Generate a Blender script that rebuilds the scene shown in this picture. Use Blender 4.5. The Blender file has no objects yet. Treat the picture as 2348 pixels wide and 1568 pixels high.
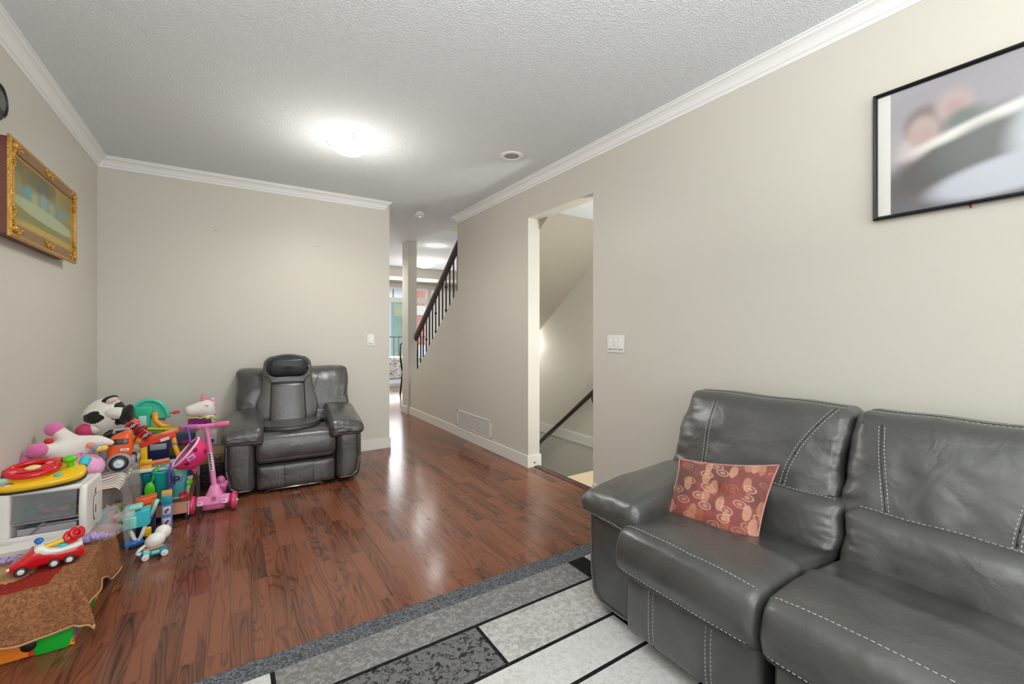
import bpy, bmesh, math, random
from mathutils import Vector, Matrix, Euler, noise
random.seed(7)
R = math.radians
PI = math.pi
scene = bpy.context.scene
COL = scene.collection

# ------------------------------------------------------------------ camera
CAM_H = 1.15
cam_data = bpy.data.cameras.new('camera')
cam_data.sensor_width = 36.0
cam_data.sensor_fit = 'HORIZONTAL'
cam_data.lens = 36.0 * 999.3 / 2348.0
cam_data.shift_y = (762.1 - 784.0) / 2348.0
cam_data.clip_start = 0.02
cam_data.clip_end = 200
cam = bpy.data.objects.new('camera', cam_data)
COL.objects.link(cam)
cam.location = (0, 0, CAM_H)
cam.rotation_euler = (R(90), 0, -0.57427)
scene.camera = cam

# ------------------------------------------------------------------ world, exposure
scene.view_settings.view_transform = 'Standard'
scene.view_settings.look = 'None'
scene.view_settings.gamma = 1.0
scene.view_settings.exposure = -0.19
scene.view_settings.use_curve_mapping = False
w = bpy.data.worlds.new('overcast_sky')
scene.world = w
w.use_nodes = True
bg = w.node_tree.nodes['Background']
bg.inputs[0].default_value = (0.82, 0.91, 1.0, 1)
bg.inputs[1].default_value = 1.7

def area_light(name, loc, rot, sx, sy, power, color=(1, 1, 1)):
    d = bpy.data.lights.new(name, 'AREA')
    d.shape = 'RECTANGLE'; d.size = sx; d.size_y = sy
    d.energy = power; d.color = color
    o = bpy.data.objects.new(name, d); COL.objects.link(o)
    o.location = loc; o.rotation_euler = rot
    return o

def point_light(name, loc, power, radius=0.05, color=(1, 0.95, 0.88)):
    d = bpy.data.lights.new(name, 'POINT')
    d.energy = power; d.shadow_soft_size = radius; d.color = color
    o = bpy.data.objects.new(name, d); COL.objects.link(o); o.location = loc
    return o

def spot_light(name, loc, power, angle=172, color=(1, .975, .94), radius=.11):
    d = bpy.data.lights.new(name, 'SPOT')
    d.energy = power; d.spot_size = R(angle); d.spot_blend = .6; d.shadow_soft_size = radius; d.color = color
    o = bpy.data.objects.new(name, d); COL.objects.link(o); o.location = loc
    return o

# daylight through the big window behind the camera, and through the glazing of the far room
area_light('window_daylight', (0.75, -2.1, 1.35), (R(90), 0, 0), 2.3, 1.7, 40, (1.0, 0.99, 0.975))
# added fill aimed upward behind the camera, brightens the ceiling and walls
area_light('ceiling_fill', (0.05, -0.35, 1.5), (R(180), 0, 0), .5, .5, 96, (1.0, 0.99, 0.97))
area_light('patio_daylight', (3.0, 9.05, 1.2), (R(-90), 0, 0), 1.6, 2.0, 60, (0.95, 0.98, 1.0))

# ------------------------------------------------------------------ materials
MATS = {}
def new_mat(name):
    m = bpy.data.materials.new(name); m.use_nodes = True
    nt = m.node_tree
    return m, nt, nt.nodes, nt.links, nt.nodes['Principled BSDF']

def mat(name, color, rough=0.5, metal=0.0, spec=0.5, bump=None, emit=None, alpha=None, trans=0.0, sheen=0.0, coat=0.0, vary=None):
    """plain procedural material; bump=(scale, strength), vary=(scale, amount) mottles the colour"""
    if name in MATS: return MATS[name]
    m, nt, N, L, b = new_mat(name)
    c = tuple(color) + (1,)
    b.inputs['Base Color'].default_value = c
    b.inputs['Roughness'].default_value = rough
    b.inputs['Metallic'].default_value = metal
    b.inputs['Specular IOR Level'].default_value = spec
    if sheen: b.inputs['Sheen Weight'].default_value = sheen
    if coat: b.inputs['Coat Weight'].default_value = coat
    if trans: b.inputs['Transmission Weight'].default_value = trans
    if alpha is not None: b.inputs['Alpha'].default_value = alpha
    if emit:
        b.inputs['Emission Color'].default_value = tuple(emit[0]) + (1,)
        b.inputs['Emission Strength'].default_value = emit[1]
    if bump or vary:
        tc = N.new('ShaderNodeTexCoord')
    if bump:
        t = N.new('ShaderNodeTexNoise'); t.inputs['Scale'].default_value = bump[0]; t.inputs['Detail'].default_value = 4
        L.new(tc.outputs['Object'], t.inputs['Vector'])
        bp = N.new('ShaderNodeBump'); bp.inputs['Strength'].default_value = bump[1]; bp.inputs['Distance'].default_value = 0.01
        L.new(t.outputs[0], bp.inputs['Height']); L.new(bp.outputs[0], b.inputs['Normal'])
    if vary:
        t = N.new('ShaderNodeTexNoise'); t.inputs['Scale'].default_value = vary[0]; t.inputs['Detail'].default_value = 3
        L.new(tc.outputs['Object'], t.inputs['Vector'])
        mx = N.new('ShaderNodeMix'); mx.data_type = 'RGBA'
        a = vary[1]
        mx.inputs[6].default_value = tuple(max(0, x * (1 - a)) for x in color) + (1,)
        mx.inputs[7].default_value = tuple(min(1, x * (1 + a)) for x in color) + (1,)
        L.new(t.outputs[0], mx.inputs[0]); L.new(mx.outputs[2], b.inputs['Base Color'])
    MATS[name] = m
    return m

def srgb(r, g, b):
    f = lambda v: (v / 12.92) if v <= 0.04045 else ((v + 0.055) / 1.055) ** 2.4
    return (f(r / 255), f(g / 255), f(b / 255))

def ramp(N, stops, interp='LINEAR'):
    r = N.new('ShaderNodeValToRGB'); r.color_ramp.interpolation = interp
    e = r.color_ramp.elements
    while len(e) < len(stops): e.new(0.5)
    for i, (p, c) in enumerate(stops):
        e[i].position = p; e[i].color = tuple(c) + (1,)
    return r

def leather_mat(name, color, color2, rough=0.36, fold=0.25):
    m, nt, N, L, b = new_mat(name)
    tc = N.new('ShaderNodeTexCoord')
    n1 = N.new('ShaderNodeTexNoise'); n1.inputs['Scale'].default_value = 4.5; n1.inputs['Detail'].default_value = 5; n1.inputs['Distortion'].default_value = 0.6
    L.new(tc.outputs['Object'], n1.inputs['Vector'])
    rp = ramp(N, [(0.3, color), (0.72, color2)])
    L.new(n1.outputs[0], rp.inputs[0]); L.new(rp.outputs[0], b.inputs['Base Color'])
    rr = N.new('ShaderNodeMapRange'); rr.inputs[1].default_value = .3; rr.inputs[2].default_value = .7
    rr.inputs[3].default_value = rough - .09; rr.inputs[4].default_value = rough + .10
    L.new(n1.outputs[0], rr.inputs[0]); L.new(rr.outputs[0], b.inputs['Roughness'])
    v = N.new('ShaderNodeTexVoronoi'); v.inputs['Scale'].default_value = 420
    L.new(tc.outputs['Object'], v.inputs['Vector'])
    n2 = N.new('ShaderNodeTexNoise'); n2.inputs['Scale'].default_value = 9; n2.inputs['Detail'].default_value = 3; n2.inputs['Distortion'].default_value = 1.7
    L.new(tc.outputs['Object'], n2.inputs['Vector'])
    b1 = N.new('ShaderNodeBump'); b1.inputs['Strength'].default_value = fold; b1.inputs['Distance'].default_value = 0.045
    L.new(n2.outputs[0], b1.inputs['Height'])
    b2 = N.new('ShaderNodeBump'); b2.inputs['Strength'].default_value = 0.12; b2.inputs['Distance'].default_value = 0.002
    L.new(v.outputs['Distance'], b2.inputs['Height']); L.new(b1.outputs[0], b2.inputs['Normal'])
    L.new(b2.outputs[0], b.inputs['Normal'])
    b.inputs['Specular IOR Level'].default_value = 0.8
    b.inputs['Coat Weight'].default_value = .65; b.inputs['Coat Roughness'].default_value = .30
    MATS[name] = m
    return m

# ------------------------------------------------------------------ mesh builder
def rotm(rx=0, ry=0, rz=0):
    return Euler((R(rx), R(ry), R(rz)), 'XYZ').to_matrix()

def ax_frame(d):
    d = Vector(d).normalized()
    up = Vector((0, 0, 1)) if abs(d.z) < 0.95 else Vector((1, 0, 0))
    u = d.cross(up).normalized(); v = u.cross(d).normalized()
    return u, v, d

class MB:
    def __init__(self):
        self.v = []; self.f = []; self.mi = []; self.sm = []
    def add(self, vs, fs, mi=0, smooth=True):
        o = len(self.v)
        self.v.extend([Vector(p) for p in vs])
        for f in fs:
            self.f.append([i + o for i in f]); self.mi.append(mi); self.sm.append(smooth)
        return self
    def box(self, c, s, rot=None, mi=0):
        c = Vector(c); hx, hy, hz = s[0] / 2, s[1] / 2, s[2] / 2
        vs = [Vector((x, y, z)) for x in (-hx, hx) for y in (-hy, hy) for z in (-hz, hz)]
        if rot is not None: vs = [rot @ p for p in vs]
        fs = [(0, 1, 3, 2), (4, 6, 7, 5), (0, 4, 5, 1), (2, 3, 7, 6), (0, 2, 6, 4), (1, 5, 7, 3)]
        return self.add([c + p for p in vs], fs, mi, False)
    def span(self, a, b, mi=0):
        return self.box([(a[i] + b[i]) / 2 for i in range(3)], [abs(b[i] - a[i]) for i in range(3)], None, mi)
    def rbox(self, c, s, r=0.01, n=4, k=3, rot=None, fn=None, mi=0):
        """rounded box; n inner cells per side, k cells on each rounded edge; fn(local point, half sizes) deforms it"""
        c = Vector(c); h = [max(1e-5, x / 2) for x in s]; r = min(r, min(h) * 0.999)
        axs = []
        for i in range(3):
            inn = h[i] - r
            t = [inn + r * math.tan(PI / 4 * j / k) for j in range(1, k + 1)]
            li = [-inn + 2 * inn * j / n for j in range(n + 1)] if inn > 1e-6 else [0.0]
            axs.append([-x for x in reversed(t)] + li + t)
        idx = {}; vs = []; fs = []
        def vid(p):
            key = (round(p[0], 6), round(p[1], 6), round(p[2], 6))
            if key not in idx:
                q = Vector([min(max(p[i], -(h[i] - r)), h[i] - r) for i in range(3)])
                d = Vector(p) - q
                out = q + d.normalized() * r if d.length > 1e-9 else q
                idx[key] = len(vs); vs.append(out)
            return idx[key]
        for a in range(3):
            b_, c_ = (a + 1) % 3, (a + 2) % 3
            for sgn in (-1, 1):
                A, B = axs[b_], axs[c_]
                for i in range(len(A) - 1):
                    for j in range(len(B) - 1):
                        q = []
                        for (x, y) in ((A[i], B[j]), (A[i + 1], B[j]), (A[i + 1], B[j + 1]), (A[i], B[j + 1])):
                            p = [0, 0, 0]; p[a] = sgn * h[a]; p[b_] = x; p[c_] = y
                            q.append(vid(p))
                        if sgn < 0: q.reverse()
                        fs.append(q)
        if fn: vs = [Vector(fn(p.copy(), h)) for p in vs]
        if rot is not None: vs = [rot @ p for p in vs]
        return self.add([c + p for p in vs], fs, mi, True)
    def cyl(self, p0, p1, r0, r1=None, n=20, mi=0, cap=True, smooth=True):
        if r1 is None: r1 = r0
        p0, p1 = Vector(p0), Vector(p1); u, v, d = ax_frame(p1 - p0)
        vs = []
        for p, r in ((p0, r0), (p1, r1)):
            for i in range(n):
                a = 2 * PI * i / n
                vs.append(p + u * (r * math.cos(a)) + v * (r * math.sin(a)))
        fs = [(i, (i + 1) % n, n + (i + 1) % n, n + i) for i in range(n)]
        self.add(vs, fs, mi, smooth)
        if cap:
            self.add(vs[:n], [tuple(reversed(range(n)))], mi, False)
            self.add(vs[n:], [tuple(range(n))], mi, False)
        return self
    def tube(self, pts, r, n=8, mi=0, closed=False, cap=True):
        pts = [Vector(p) for p in pts]; m = len(pts)
        rs = r if isinstance(r, (list, tuple)) else [r] * m
        vs = []; pu = None
        for i in range(m):
            if closed: d = pts[(i + 1) % m] - pts[i - 1]
            else: d = pts[min(i + 1, m - 1)] - pts[max(i - 1, 0)]
            if d.length < 1e-9: d = Vector((0, 0, 1))
            d.normalize()
            if pu is None: u = ax_frame(d)[0]
            else:
                u = pu - d * pu.dot(d)
                u = u.normalized() if u.length > 1e-6 else ax_frame(d)[0]
            pu = u; v = d.cross(u)
            for j in range(n):
                a = 2 * PI * j / n
                vs.append(pts[i] + u * (rs[i] * math.cos(a)) + v * (rs[i] * math.sin(a)))
        fs = []
        for i in range(m if closed else m - 1):
            k = (i + 1) % m
            for j in range(n):
                fs.append((i * n + j, i * n + (j + 1) % n, k * n + (j + 1) % n, k * n + j))
        if cap and not closed:
            fs.append(tuple(reversed(range(n)))); fs.append(tuple(range((m - 1) * n, m * n)))
        return self.add(vs, fs, mi, True)
    def lathe(self, prof, c=(0, 0, 0), axis=(0, 0, 1), n=28, mi=0, smooth=True, arc=2 * PI):
        """prof: list of (radius, height along axis)"""
        c = Vector(c); u, v, d = ax_frame(axis); vs = []; fs = []; m = len(prof)
        full = abs(arc - 2 * PI) < 1e-6; nn = n if full else n + 1
        for (r, z) in prof:
            for j in range(nn):
                a = arc * j / n
                vs.append(c + d * z + u * (r * math.cos(a)) + v * (r * math.sin(a)))
        for i in range(m - 1):
            for j in range(n):
                k = (j + 1) % nn
                fs.append((i * nn + j, i * nn + k, (i + 1) * nn + k, (i + 1) * nn + j))
        return self.add(vs, fs, mi, smooth)
    def ball(self, c, s, rot=None, n=20, m=12, fn=None, mi=0):
        c = Vector(c)
        if not isinstance(s, (list, tuple)): s = (s, s, s)
        vs = [Vector((0, 0, -s[2]))]; fs = []
        for i in range(1, m):
            t = -PI / 2 + PI * i / m
            for j in range(n):
                a = 2 * PI * j / n
                vs.append(Vector((s[0] * math.cos(t) * math.cos(a), s[1] * math.cos(t) * math.sin(a), s[2] * math.sin(t))))
        vs.append(Vector((0, 0, s[2])))
        for j in range(n): fs.append((0, 1 + (j + 1) % n, 1 + j))
        for i in range(m - 2):
            for j in range(n):
                a = 1 + i * n
                fs.append((a + j, a + (j + 1) % n, a + n + (j + 1) % n, a + n + j))
        a = 1 + (m - 2) * n; t = len(vs) - 1
        for j in range(n): fs.append((a + j, a + (j + 1) % n, t))
        if fn: vs = [Vector(fn(p)) for p in vs]
        if rot is not None: vs = [rot @ p for p in vs]
        return self.add([c + p for p in vs], fs, mi, True)
    def prism(self, poly, ext, mi=0, smooth=False):
        """poly: 3D points of a flat outline, ext: extrusion vector"""
        poly = [Vector(p) for p in poly]; e = Vector(ext); n = len(poly)
        nrm = Vector((0, 0, 0))
        for i in range(n): nrm += poly[i].cross(poly[(i + 1) % n])
        if nrm.dot(e) > 0: poly.reverse()
        vs = poly + [p + e for p in poly]
        fs = [tuple(range(n)), tuple(reversed(range(n, 2 * n)))]
        fs += [((i + 1) % n, i, n + i, n + (i + 1) % n) for i in range(n)]
        return self.add(vs, fs, mi, smooth)
    def grid(self, fn, nu, nv, mi=0, smooth=True, thick=0.0):
        vs = [Vector(fn(i / nu, j / nv)) for j in range(nv + 1) for i in range(nu + 1)]
        W_ = nu + 1
        fs = [(j * W_ + i, j * W_ + i + 1, (j + 1) * W_ + i + 1, (j + 1) * W_ + i) for j in range(nv) for i in range(nu)]
        if thick:
            nr = [Vector((0, 0, 0)) for _ in vs]
            for f in fs:
                q = (vs[f[1]] - vs[f[0]]).cross(vs[f[3]] - vs[f[0]])
                for k in f: nr[k] += q
            off = len(vs)
            vs2 = vs + [p - nr[i].normalized() * thick if nr[i].length > 0 else p for i, p in enumerate(vs)]
            fs2 = fs + [tuple(reversed([k + off for k in f])) for f in fs]
            rim = [i for i in range(W_)] + [j * W_ + nu for j in range(1, nv + 1)] + [nv * W_ + i for i in range(nu - 1, -1, -1)] + [j * W_ for j in range(nv - 1, 0, -1)]
            for a, b in zip(rim, rim[1:] + rim[:1]): fs2.append((b, a, a + off, b + off))
            return self.add(vs2, fs2, mi, smooth)
        return self.add(vs, fs, mi, smooth)
    def xf(self, M):
        self.v = [M @ p for p in self.v]; return self

def obj(name, mb, mats, parent=None, loc=None, rot=None, auto=None, bevel=None, subsurf=0):
    me = bpy.data.meshes.new(name)
    me.from_pydata([tuple(p) for p in mb.v], [], mb.f)
    if not isinstance(mats, (list, tuple)): mats = [mats]
    for m in mats: me.materials.append(m)
    me.polygons.foreach_set('material_index', mb.mi)
    me.polygons.foreach_set('use_smooth', mb.sm)
    me.update()
    o = bpy.data.objects.new(name, me); COL.objects.link(o)
    if parent is not None: o.parent = parent
    if loc is not None: o.location = loc
    if rot is not None: o.rotation_euler = rot
    if bevel:
        md = o.modifiers.new('bevel', 'BEVEL'); md.width = bevel; md.segments = 2; md.limit_method = 'ANGLE'; md.angle_limit = R(40)
    if subsurf:
        md = o.modifiers.new('sub', 'SUBSURF'); md.levels = subsurf; md.render_levels = subsurf
    return o

def tag(o, label=None, cat=None, group=None, kind=None):
    if label: o['label'] = label
    if cat: o['category'] = cat
    if group: o['group'] = group
    if kind: o['kind'] = kind
    return o

def thing(name, label, cat, loc=(0, 0, 0), rz=0, group=None):
    o = bpy.data.objects.new(name, None); COL.objects.link(o)
    o.empty_display_size = 0.1
    o.location = loc; o.rotation_euler = (0, 0, R(rz))
    return tag(o, label, cat, group)

def struct(name, mb, m, **k):
    return tag(obj(name, mb, m, **k), kind='structure')

def text_mesh(txt, size, extr=0.0005):
    """letters as a mesh in the XY plane, centred; returns (verts, faces)"""
    cu = bpy.data.curves.new('t', 'FONT'); cu.body = txt; cu.size = size; cu.extrude = extr
    cu.align_x = 'CENTER'; cu.align_y = 'CENTER'; cu.resolution_u = 3
    o = bpy.data.objects.new('t', cu); COL.objects.link(o)
    dg = bpy.context.evaluated_depsgraph_get(); me = o.evaluated_get(dg).to_mesh()
    vs = [v.co.copy() for v in me.vertices]; fs = [tuple(p.vertices) for p in me.polygons]
    o.evaluated_get(dg).to_mesh_clear()
    bpy.data.objects.remove(o); bpy.data.curves.remove(cu)
    return vs, fs

def put_text(mb, txt, size, origin, u, v, mi=0):
    vs, fs = text_mesh(txt, size)
    u, v = Vector(u).normalized(), Vector(v).normalized(); n = u.cross(v); o = Vector(origin)
    mb.add([o + u * p.x + v * p.y + n * p.z for p in vs], fs, mi, False)
    return mb

def dashes(mb, pts, r=0.0014, dash=0.007, gap=0.004, mi=0):
    """row of stitches along a polyline"""
    pts = [Vector(p) for p in pts]; cum = [0.0]
    for a, b in zip(pts, pts[1:]): cum.append(cum[-1] + (b - a).length)
    def at(s):
        for i in range(len(pts) - 1):
            if s <= cum[i + 1] or i == len(pts) - 2:
                t = (s - cum[i]) / max(1e-9, cum[i + 1] - cum[i]); return pts[i].lerp(pts[i + 1], t)
    s = 0
    while s + dash < cum[-1]:
        mb.tube([at(s), at(s + dash)], r, 5, mi); s += dash + gap
    return mb
# ================================================================== the room
XL, XR, YB, ZC = -0.817, 2.13, 4.33, 2.44
YREAR, YFAR = -2.25, 9.2

def wall_mat():
    m, nt, N, L, b = new_mat('wall_paint')
    tc = N.new('ShaderNodeTexCoord')
    n = N.new('ShaderNodeTexNoise'); n.inputs['Scale'].default_value = 260; n.inputs['Detail'].default_value = 2
    L.new(tc.outputs['Object'], n.inputs['Vector'])
    bp = N.new('ShaderNodeBump'); bp.inputs['Strength'].default_value = 0.07; bp.inputs['Distance'].default_value = 0.002
    L.new(n.outputs[0], bp.inputs['Height']); L.new(bp.outputs[0], b.inputs['Normal'])
    b.inputs['Base Color'].default_value = (*WALL_COL, 1)
    b.inputs['Roughness'].default_value = 0.42
    b.inputs['Specular IOR Level'].default_value = 0.35
    return m
WALL_COL = (0.64, 0.62, 0.555)
M_WALL = wall_mat()
M_WHITE = mat('trim_white', (0.85, 0.86, 0.86), 0.4)
M_BASE = mat('baseboard_paint', (0.78, 0.77, 0.72), 0.4)

def ceil_mat():
    m, nt, N, L, b = new_mat('stippled_ceiling')
    tc = N.new('ShaderNodeTexCoord')
    v = N.new('ShaderNodeTexNoise'); v.inputs['Scale'].default_value = 120; v.inputs['Detail'].default_value = 3; v.inputs['Roughness'].default_value = .6
    L.new(tc.outputs['Object'], v.inputs['Vector'])
    rp = ramp(N, [(0.42, (0, 0, 0)), (0.66, (1, 1, 1))])
    L.new(v.outputs[0], rp.inputs[0])
    bp = N.new('ShaderNodeBump'); bp.inputs['Strength'].default_value = .62; bp.inputs['Distance'].default_value = 0.005
    L.new(rp.outputs[0], bp.inputs['Height']); L.new(bp.outputs[0], b.inputs['Normal'])
    b.inputs['Base Color'].default_value = (0.80, 0.835, 0.86, 1)
    b.inputs['Roughness'].default_value = 0.85
    b.inputs['Specular IOR Level'].default_value = 0.15
    return m
M_CEIL = ceil_mat()

def floor_mat():
    m, nt, N, L, b = new_mat('dark_laminate')
    tc = N.new('ShaderNodeTexCoord'); sp = N.new('ShaderNodeSeparateXYZ'); L.new(tc.outputs['Object'], sp.inputs[0])
    cb = N.new('ShaderNodeCombineXYZ'); L.new(sp.outputs[1], cb.inputs[0]); L.new(sp.outputs[0], cb.inputs[1])
    br = N.new('ShaderNodeTexBrick')
    br.inputs['Color1'].default_value = (0, 0, 0, 1); br.inputs['Color2'].default_value = (1, 1, 1, 1)
    br.inputs['Mortar'].default_value = (0.5, 0.5, 0.5, 1)
    br.inputs['Scale'].default_value = 1.0; br.inputs['Mortar Size'].default_value = 0.0006; br.inputs['Mortar Smooth'].default_value = 0.2
    br.inputs['Brick Width'].default_value = 0.47; br.inputs['Row Height'].default_value = 0.074
    br.offset = 0.37; br.offset_frequency = 3; br.squash = 0.8; br.squash_frequency = 4
    L.new(cb.outputs[0], br.inputs['Vector'])
    rnd = N.new('ShaderNodeSeparateColor'); L.new(br.outputs['Color'], rnd.inputs[0])
    def math_(op, a, bb, v2=None):
        n = N.new('ShaderNodeMath'); n.operation = op
        for i, x in enumerate((a, bb)):
            if x is None: continue
            if isinstance(x, (int, float)): n.inputs[i].default_value = x
            else: L.new(x, n.inputs[i])
        return n.outputs[0]
    wv = math_('MULTIPLY', rnd.outputs[0], 37.0)
    def noise4(sx, sy, det, dist):
        c = N.new('ShaderNodeCombineXYZ')
        L.new(math_('MULTIPLY', sp.outputs[0], sx), c.inputs[0]); L.new(math_('MULTIPLY', sp.outputs[1], sy), c.inputs[1])
        n = N.new('ShaderNodeTexNoise'); n.noise_dimensions = '4D'; n.inputs['Scale'].default_value = 1
        n.inputs['Detail'].default_value = det; n.inputs['Distortion'].default_value = dist
        L.new(c.outputs[0], n.inputs['Vector']); L.new(wv, n.inputs['W'])
        return n.outputs[0]
    big = noise4(11, 1.25, 1.0, 0.35)           # growth rings: contour lines of a stretched noise
    ring = math_('SINE', math_('MULTIPLY', big, 92.0), None)
    ring = math_('POWER', math_('ADD', math_('MULTIPLY', ring, 0.5), 0.5), 5.0)
    streak = noise4(95, 2.2, 4, 0.2)
    fine = noise4(420, 9, 2, 0)
    patch = noise4(20, 1.4, 2, 0.3)
    tone = math_('ADD', math_('MULTIPLY', rnd.outputs[0], 0.27), math_('MULTIPLY', patch, 0.62))
    tone = math_('ADD', tone, math_('MULTIPLY', streak, 0.35))
    tone = math_('SUBTRACT', tone, math_('MULTIPLY', ring, 0.19))
    tone = math_('ADD', tone, math_('MULTIPLY', fine, 0.12))
    rp = ramp(N, [(0.20, srgb(44, 30, 26)), (0.36, srgb(72, 46, 37)), (0.52, srgb(104, 63, 45)), (0.72, srgb(132, 80, 56))])
    L.new(tone, rp.inputs[0])
    mx = N.new('ShaderNodeMix'); mx.data_type = 'RGBA'; mx.inputs[7].default_value = (0.028, 0.017, 0.013, 1)
    L.new(math_('MULTIPLY', br.outputs['Fac'], 0.8), mx.inputs[0]); L.new(rp.outputs[0], mx.inputs[6]); L.new(mx.outputs[2], b.inputs['Base Color'])
    b.inputs['Roughness'].default_value = 0.27
    rr = N.new('ShaderNodeMapRange'); rr.inputs[3].default_value = 0.13; rr.inputs[4].default_value = 0.24
    L.new(streak, rr.inputs[0]); L.new(rr.outputs[0], b.inputs['Roughness'])
    b.inputs['Specular IOR Level'].default_value = 0.5
    bp = N.new('ShaderNodeBump'); bp.inputs['Strength'].default_value = 0.12; bp.inputs['Distance'].default_value = 0.002
    L.new(tone, bp.inputs['Height']); L.new(bp.outputs[0], b.inputs['Normal'])
    return m
M_FLOOR = floor_mat()

# floor
f = MB()
f.span((XL - .12, YREAR, -.06), (2.19, 4.45, 0))
f.span((.9, 4.45, -.06), (2.25, YFAR, 0))
f.span((2.25, 5.94, -.06), (4.8, YFAR, 0))
struct('floor', f, M_FLOOR)
M_TILE = mat('landing_vinyl', srgb(205, 186, 152), 0.5, vary=(9, .12))
ld = MB(); ld.span((2.25, 1.3, -.06), (3.12, 2.69, -.004))
struct('floor_landing', ld, M_TILE)
th = MB()
th.prism([(2.185, 2.249, -.01), (2.185, 2.249, .004), (2.20, 2.249, .009), (2.235, 2.249, .009), (2.252, 2.249, .001), (2.252, 2.249, -.01)], (0, .79, 0))
struct('trim_7', th, mat('threshold_wood', srgb(72, 46, 38), 0.35, vary=(60, .2)))

# ceiling with the stair opening
c = MB()
c.span((XL - .12, YREAR, ZC), (2.25, YFAR, ZC + .1))
c.span((2.25, 5.46, ZC), (4.8, YFAR, ZC + .1))
struct('ceiling', c, M_CEIL)
cs = MB()   # above the stairs: low flat part, the sloping underside of the flight, the shaft
cs.prism([(2.25, 1.3, 2.157), (2.25, 3.154, 2.157), (2.25, 5.9, 2.157 - .764 * (5.9 - 3.154)), (2.25, 5.9, 2.20 - .764 * (5.9 - 3.154) + .03), (2.25, 3.17, 2.23), (2.25, 1.3, 2.23)], (.87, 0, 0))
struct('ceiling_stairs', cs, M_CEIL)
sh = MB()
sh.span((2.25, 5.46, ZC + .1), (3.2, 5.58, 3.6))
sh.span((3.12, 2.3, 2.2), (3.24, 5.46, 3.6))
sh.span((2.13, 2.3, ZC + .1), (2.25, 5.46, 3.6))
sh.span((2.13, 2.2, ZC), (3.24, 2.3, 3.6))
sh.span((2.13, 2.2, 3.6), (3.24, 5.58, 3.7))
struct('wall_shaft', sh, M_WALL)

# walls
wl = MB(); wl.span((XL - .12, YREAR, 0), (XL, 4.45, ZC)); struct('wall_left', wl, M_WALL)
wb = MB(); wb.span((XL, YB, 0), (1.34, YB + .12, ZC))
struct('wall_back', wb, M_WALL)
wr = MB()
wr.prism([(XR, YREAR, 0), (XR, 2.249, 0), (XR, 2.249, 2.125), (XR, 3.039, 2.125), (XR, 3.039, 0), (XR, 5.94, 0), (XR, 5.94, .425),
          (XR, 4.411, 1.622), (XR, 4.411, ZC), (XR, YREAR, ZC)], (.12, 0, 0))
struct('wall_right', wr, M_WALL)
wre = MB()  # rear wall with the big window behind the camera
wre.span((XL, YREAR - .12, 0), (-.45, YREAR, ZC)); wre.span((1.95, YREAR - .12, 0), (XR + .12, YREAR, ZC))
wre.span((-.45, YREAR - .12, 0), (1.95, YREAR, .45)); wre.span((-.45, YREAR - .12, 2.25), (1.95, YREAR, ZC))
struct('wall_rear', wre, M_WALL)
wf = MB()
for a in (-.45, .33, 1.15, 1.89): wf.span((a, YREAR - .09, .45), (a + .06, YREAR - .03, 2.25))
wf.span((-.45, YREAR - .09, .45), (1.95, YREAR - .03, .52)); wf.span((-.45, YREAR - .09, 2.18), (1.95, YREAR - .03, 2.25))
struct('window_1', wf, M_WHITE)
# stairwell
ws = MB(); ws.span((3.12, 1.3, -2.2), (3.24, 5.94, 2.25)); ws.span((2.25, 1.2, -.06), (3.24, 1.3, 2.23))
ws.span((2.13, 2.69, -2.2), (2.25, 5.94, -.062)); ws.span((2.25, 5.84, -2.2), (3.24, 5.94, .1)); ws.span((2.25, 2.63, -2.2), (3.12, 2.69, -.06))
struct('wall_stairwell', ws, M_WALL)
M_CARPET = mat('stair_carpet', srgb(176, 170, 156), 0.95, bump=(240, .4), spec=.1)
st = MB()
for i in range(9): st.span((2.25, 2.69 + .26 * i, -2.2), (3.12, 2.69 + .26 * (i + 1), -.19 * (i + 1)))
struct('floor_stairs_down', st, M_CARPET)
su = MB()
poly = []
for i in range(15):
    y = 5.9 - .243 * i
    poly += [(2.25, y, .19 * i), (2.25, y, .19 * (i + 1))]
poly += [(2.25, 5.9 - .243 * 15, .19 * 15), (2.25, 5.9 - .243 * 15, .19 * 15 - .24), (2.25, 5.9, -.06)]
su.prism(poly, (.87, 0, 0))
struct('floor_stairs_up', su, M_CARPET)

# far room
wfr = MB()
wfr.span((.9, YFAR, 0), (2.66, YFAR + .12, ZC)); wfr.span((3.74, YFAR, 0), (4.8, YFAR + .12, ZC))
wfr.span((2.66, YFAR, 2.13), (3.74, YFAR + .12, ZC))
struct('wall_far', wfr, M_WALL)
blk = MB(); blk.span((.9, 8.43, 2.25), (4.8, YFAR, ZC)); struct('trim_8', blk, M_WALL)
fl = MB(); fl.span((.78, 4.45, 0), (.9, YFAR, ZC)); struct('wall_far_left', fl, M_WALL)
fr = MB(); fr.span((4.8, 5.94, 0), (4.92, YFAR, ZC)); fr.span((3.24, 5.84, 0), (4.8, 5.94, ZC)); struct('wall_far_right', fr, M_WALL)
# column at the foot of the stairs
co = MB(); co.span((2.105, 5.945, 0), (2.232, 6.19, ZC)); struct('wall_column', co, M_WALL)

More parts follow.
